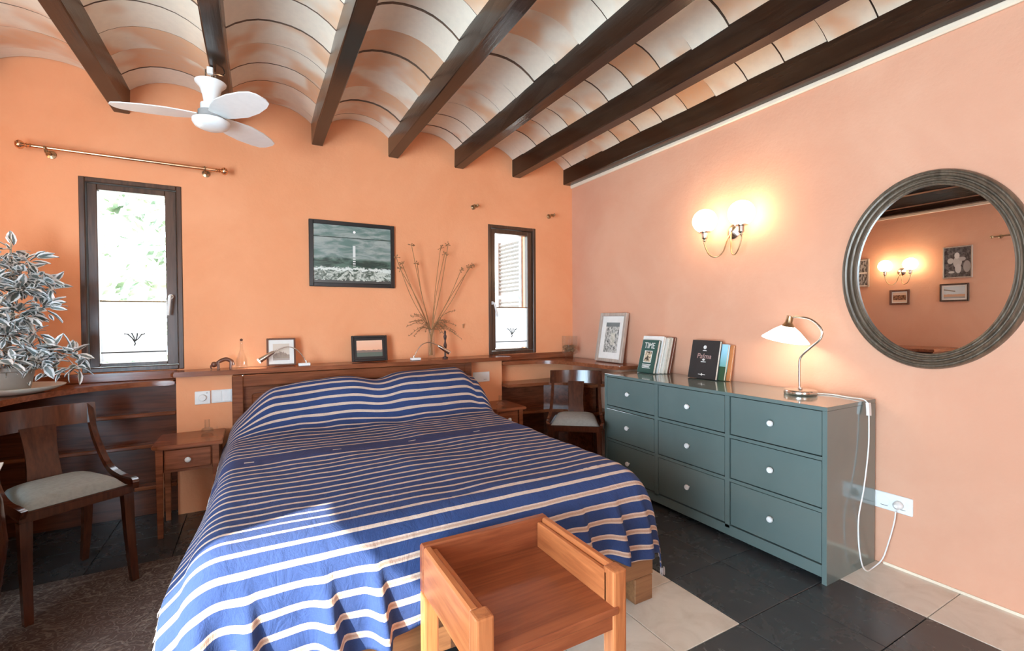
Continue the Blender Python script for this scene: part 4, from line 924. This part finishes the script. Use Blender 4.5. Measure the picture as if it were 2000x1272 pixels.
# glasses on the nightstands
def oillamp(lab, loc):
    t = thing('glass_cup', lab, 'glass', loc, 0, 'small glasses on the nightstands')
    b = MB(); b.lathe([(.0001, 0), (.022, 0), (.030, .006), (.033, .018), (.027, .028), (.014, .034), (.013, .080), (.0115, .080), (.0125, .033), (.025, .026), (.031, .018), (.028, .008), (.0001, .004)], 24, None, False); b.obj('bowl', m_thin, t, 50)
    b = MB(); b.tube(bez([(.030, 0, .012), (.045, 0, .014), (.050, 0, .032)], 5), .0035, 8); b.obj('handle', m_thin, t, 60); return t
oillamp('small clear glass chamber lamp on the left nightstand', (-.262, 3.26, .501))
oillamp('small clear glass chamber lamp on the right nightstand', (1.62, 3.12, .501))
# jar with potpourri
b = MB(); b.lathe([(.0001, 0), (.040, 0), (.046, .006), (.046, .035), (.070, .05), (.070, .20), (.067, .20), (.067, .052), (.040, .04), (.0001, .038)], 32, None, False)
t = thing('glass_jar', 'clear glass hurricane jar half filled with dried petals, in the desk corner', 'jar', (2.445, 3.36, ZD + .001)); b.obj('glass_body', m_thin, t, 40)
b = MB()
for k in range(420):
    a = rr.uniform(0, 2 * PI); r = .060 * math.sqrt(rr.random()); z = .062 + rr.uniform(0, .055); p = Vector((r * math.cos(a), r * math.sin(a), z)); d = Vector((rr.gauss(0, 1), rr.gauss(0, 1), rr.gauss(0, .5))).normalized(); e = d.orthogonal().normalized() * .006
    b.bm.faces.new([b.bm.verts.new(q) for q in (p - d * .007, p + e, p + d * .007, p - e)])
M = Mat('dried_petals'); n = M.noise(M.mapp(), 60, 2); o = b.obj('petals', M.out(M.mix(n.ss(.4, .6), (.16, .07, .03), (.42, .24, .12)), .9), t); o['kind'] = 'stuff'

# ------------------------------------------------------------------ books on the dresser (lean against the right wall)
m_page = plain('book_pages', (.82, .78, .70), .85, var=.08, scale=120)
def book(lab, y, x, w_, h_, th, tilt, cover, spine_mat=None, rz=-PI / 2):
    """cover faces -x; local x along the wall (towards the viewer), back at y=0"""
    t = thing('book', lab, 'book', (0, 0, 0), 0, 'books leaning on the wall above the dresser'); t.matrix_world = T((x, y, dz + .001)) @ Matrix.Rotation(rz, 4, 'Z') @ Matrix.Rotation(-tilt, 4, 'X')
    b = MB(); b.box(-w_ / 2, w_ / 2, -th, -th + .0025, 0, h_, .0006); b.box(-w_ / 2, w_ / 2, -.0025, 0, 0, h_, .0006); b.box(-w_ / 2, -w_ / 2 + .003, -th + .0024, -.0024, 0, h_); b.obj('cover', cover, t)
    b = MB(); b.box(-w_ / 2 + .0032, w_ / 2 - .004, -th + .0028, -.0028, .003, h_ - .003); b.obj('pages', m_page, t)
    return t
def bm_mat(n, c, r=.35): return plain(n, c, r, var=.06)
def onbook(t, w_, th, cx, z, rz=0): return T((cx, -th - .0005, z)) @ Matrix.Rotation(PI / 2, 4, 'X')
tilt = .26
m_ink = bm_mat('cover_white_ink', (.82, .84, .80)); m_greenb = bm_mat('green_cover', (.018, .085, .07)); m_blackb = bm_mat('black_cover', (.022, .024, .026), .4)
wb_, hb_, tb_ = .150, .235, .024
T1 = book('dark green TIME book with white title, in front of the leaning stack', 2.385, 2.405, wb_, hb_, tb_, tilt, m_greenb)
text('title', 'TIME', .060, m_ink, onbook(T1, wb_, tb_, 0.0, .192), T1, sx=.76)
b = MB(); b.box(-.036, .036, -tb_ - .001, -tb_, .072, .157); ff = b.obj('cover_frame', m_ink, T1)
b = MB(); b.box(-.031, .031, -tb_ - .0016, -tb_ - .0008, .077, .152)
M = Mat('cover_photo'); n = M.noise(M.mapp('Object', (1, 1, 1)), 28, 5, .6, .5); b.obj('cover_picture', M.out(M.mix(n.ss(.45, .55), (.05, .035, .02), (.72, .58, .40)), .4), T1)
b = MB()
for k, z in enumerate((.058, .050, .042, .034)): b.box(-.040 + .004 * (k % 2), .040 - .006 * (k % 3), -tb_ - .0008, -tb_, z - .0022, z + .0022)
b.obj('small_print', m_ink, T1)
book('large white backed book directly behind the green one', 2.40, 2.438, .195, .262, .020, tilt, bm_mat('white_cover', (.80, .78, .75)))
book('thin white paperback, third in the leaning stack', 2.375, 2.463, .175, .250, .014, tilt, bm_mat('ivory_cover', (.74, .70, .62)))
book('thick book with pale worn pages, fourth in the leaning stack', 2.370, 2.487, .18, .255, .016, tilt, bm_mat('beige_cover', (.60, .52, .42)))
book('brown backed book nearest the wall in the leaning stack', 2.362, 2.508, .18, .258, .014, tilt, bm_mat('brown_cover', (.16, .05, .03)))
w2_, h2_, t2_ = .205, .245, .022
T2 = book('black book titled Palma with silver emblem, leaning on the wall', 1.975, 2.475, w2_, h2_, t2_, .21, m_blackb)
m_pink = bm_mat('cover_rose_ink', (.42, .28, .26)); m_silv = bm_mat('cover_silver_ink', (.75, .75, .73))
text('title', 'Palma', .046, m_pink, onbook(T2, w2_, t2_, 0.0, .142), T2, shear=.15)
b = MB(); b.lathe([(.0001, .0), (.010, .0), (.012, .001)], 20, T((0, -t2_ - .0005, .200)) @ Matrix.Rotation(PI / 2, 4, 'X'), False); b.prism([(-.016, .0), (.016, 0), (.010, .006), (-.010, .006)], 0, .0007, T((0, -t2_ - .0001, .176)) @ Matrix.Rotation(PI / 2, 4, 'X')); b.prism([(0, -.008), (.012, 0), (0, .008), (-.012, 0)], 0, .0007, T((0, -t2_ - .0001, .120)) @ Matrix.Rotation(PI / 2, 4, 'X')); b.box(-.018, .018, -t2_ - .0007, -t2_, .104, .109)
b.prism([(0, -.009), (.007, 0), (0, .009), (-.007, 0)], 0, .0007, T((0, -t2_ - .0001, .026)) @ Matrix.Rotation(PI / 2, 4, 'X')); b.box(-.026, .026, -t2_ - .0007, -t2_, .0245, .0275); b.obj('emblem', m_silv, T2)
M = Mat('sky_cover'); x, y, z = M.xyz(); c = M.mix(z.ss(.02, .22), (.10, .30, .22), (.35, .66, .85)); c = M.mix((z + y * 2).lt(.05), c, (.03, .08, .04))
book('slim book with sky blue spine behind the black book', 1.935, 2.498, .205, .225, .018, .21, M.out(c, .3))
book('slim book with orange brown spine nearest the wall behind the black book', 1.915, 2.520, .205, .22, .014, .21, bm_mat('orange_cover', (.55, .20, .07)))
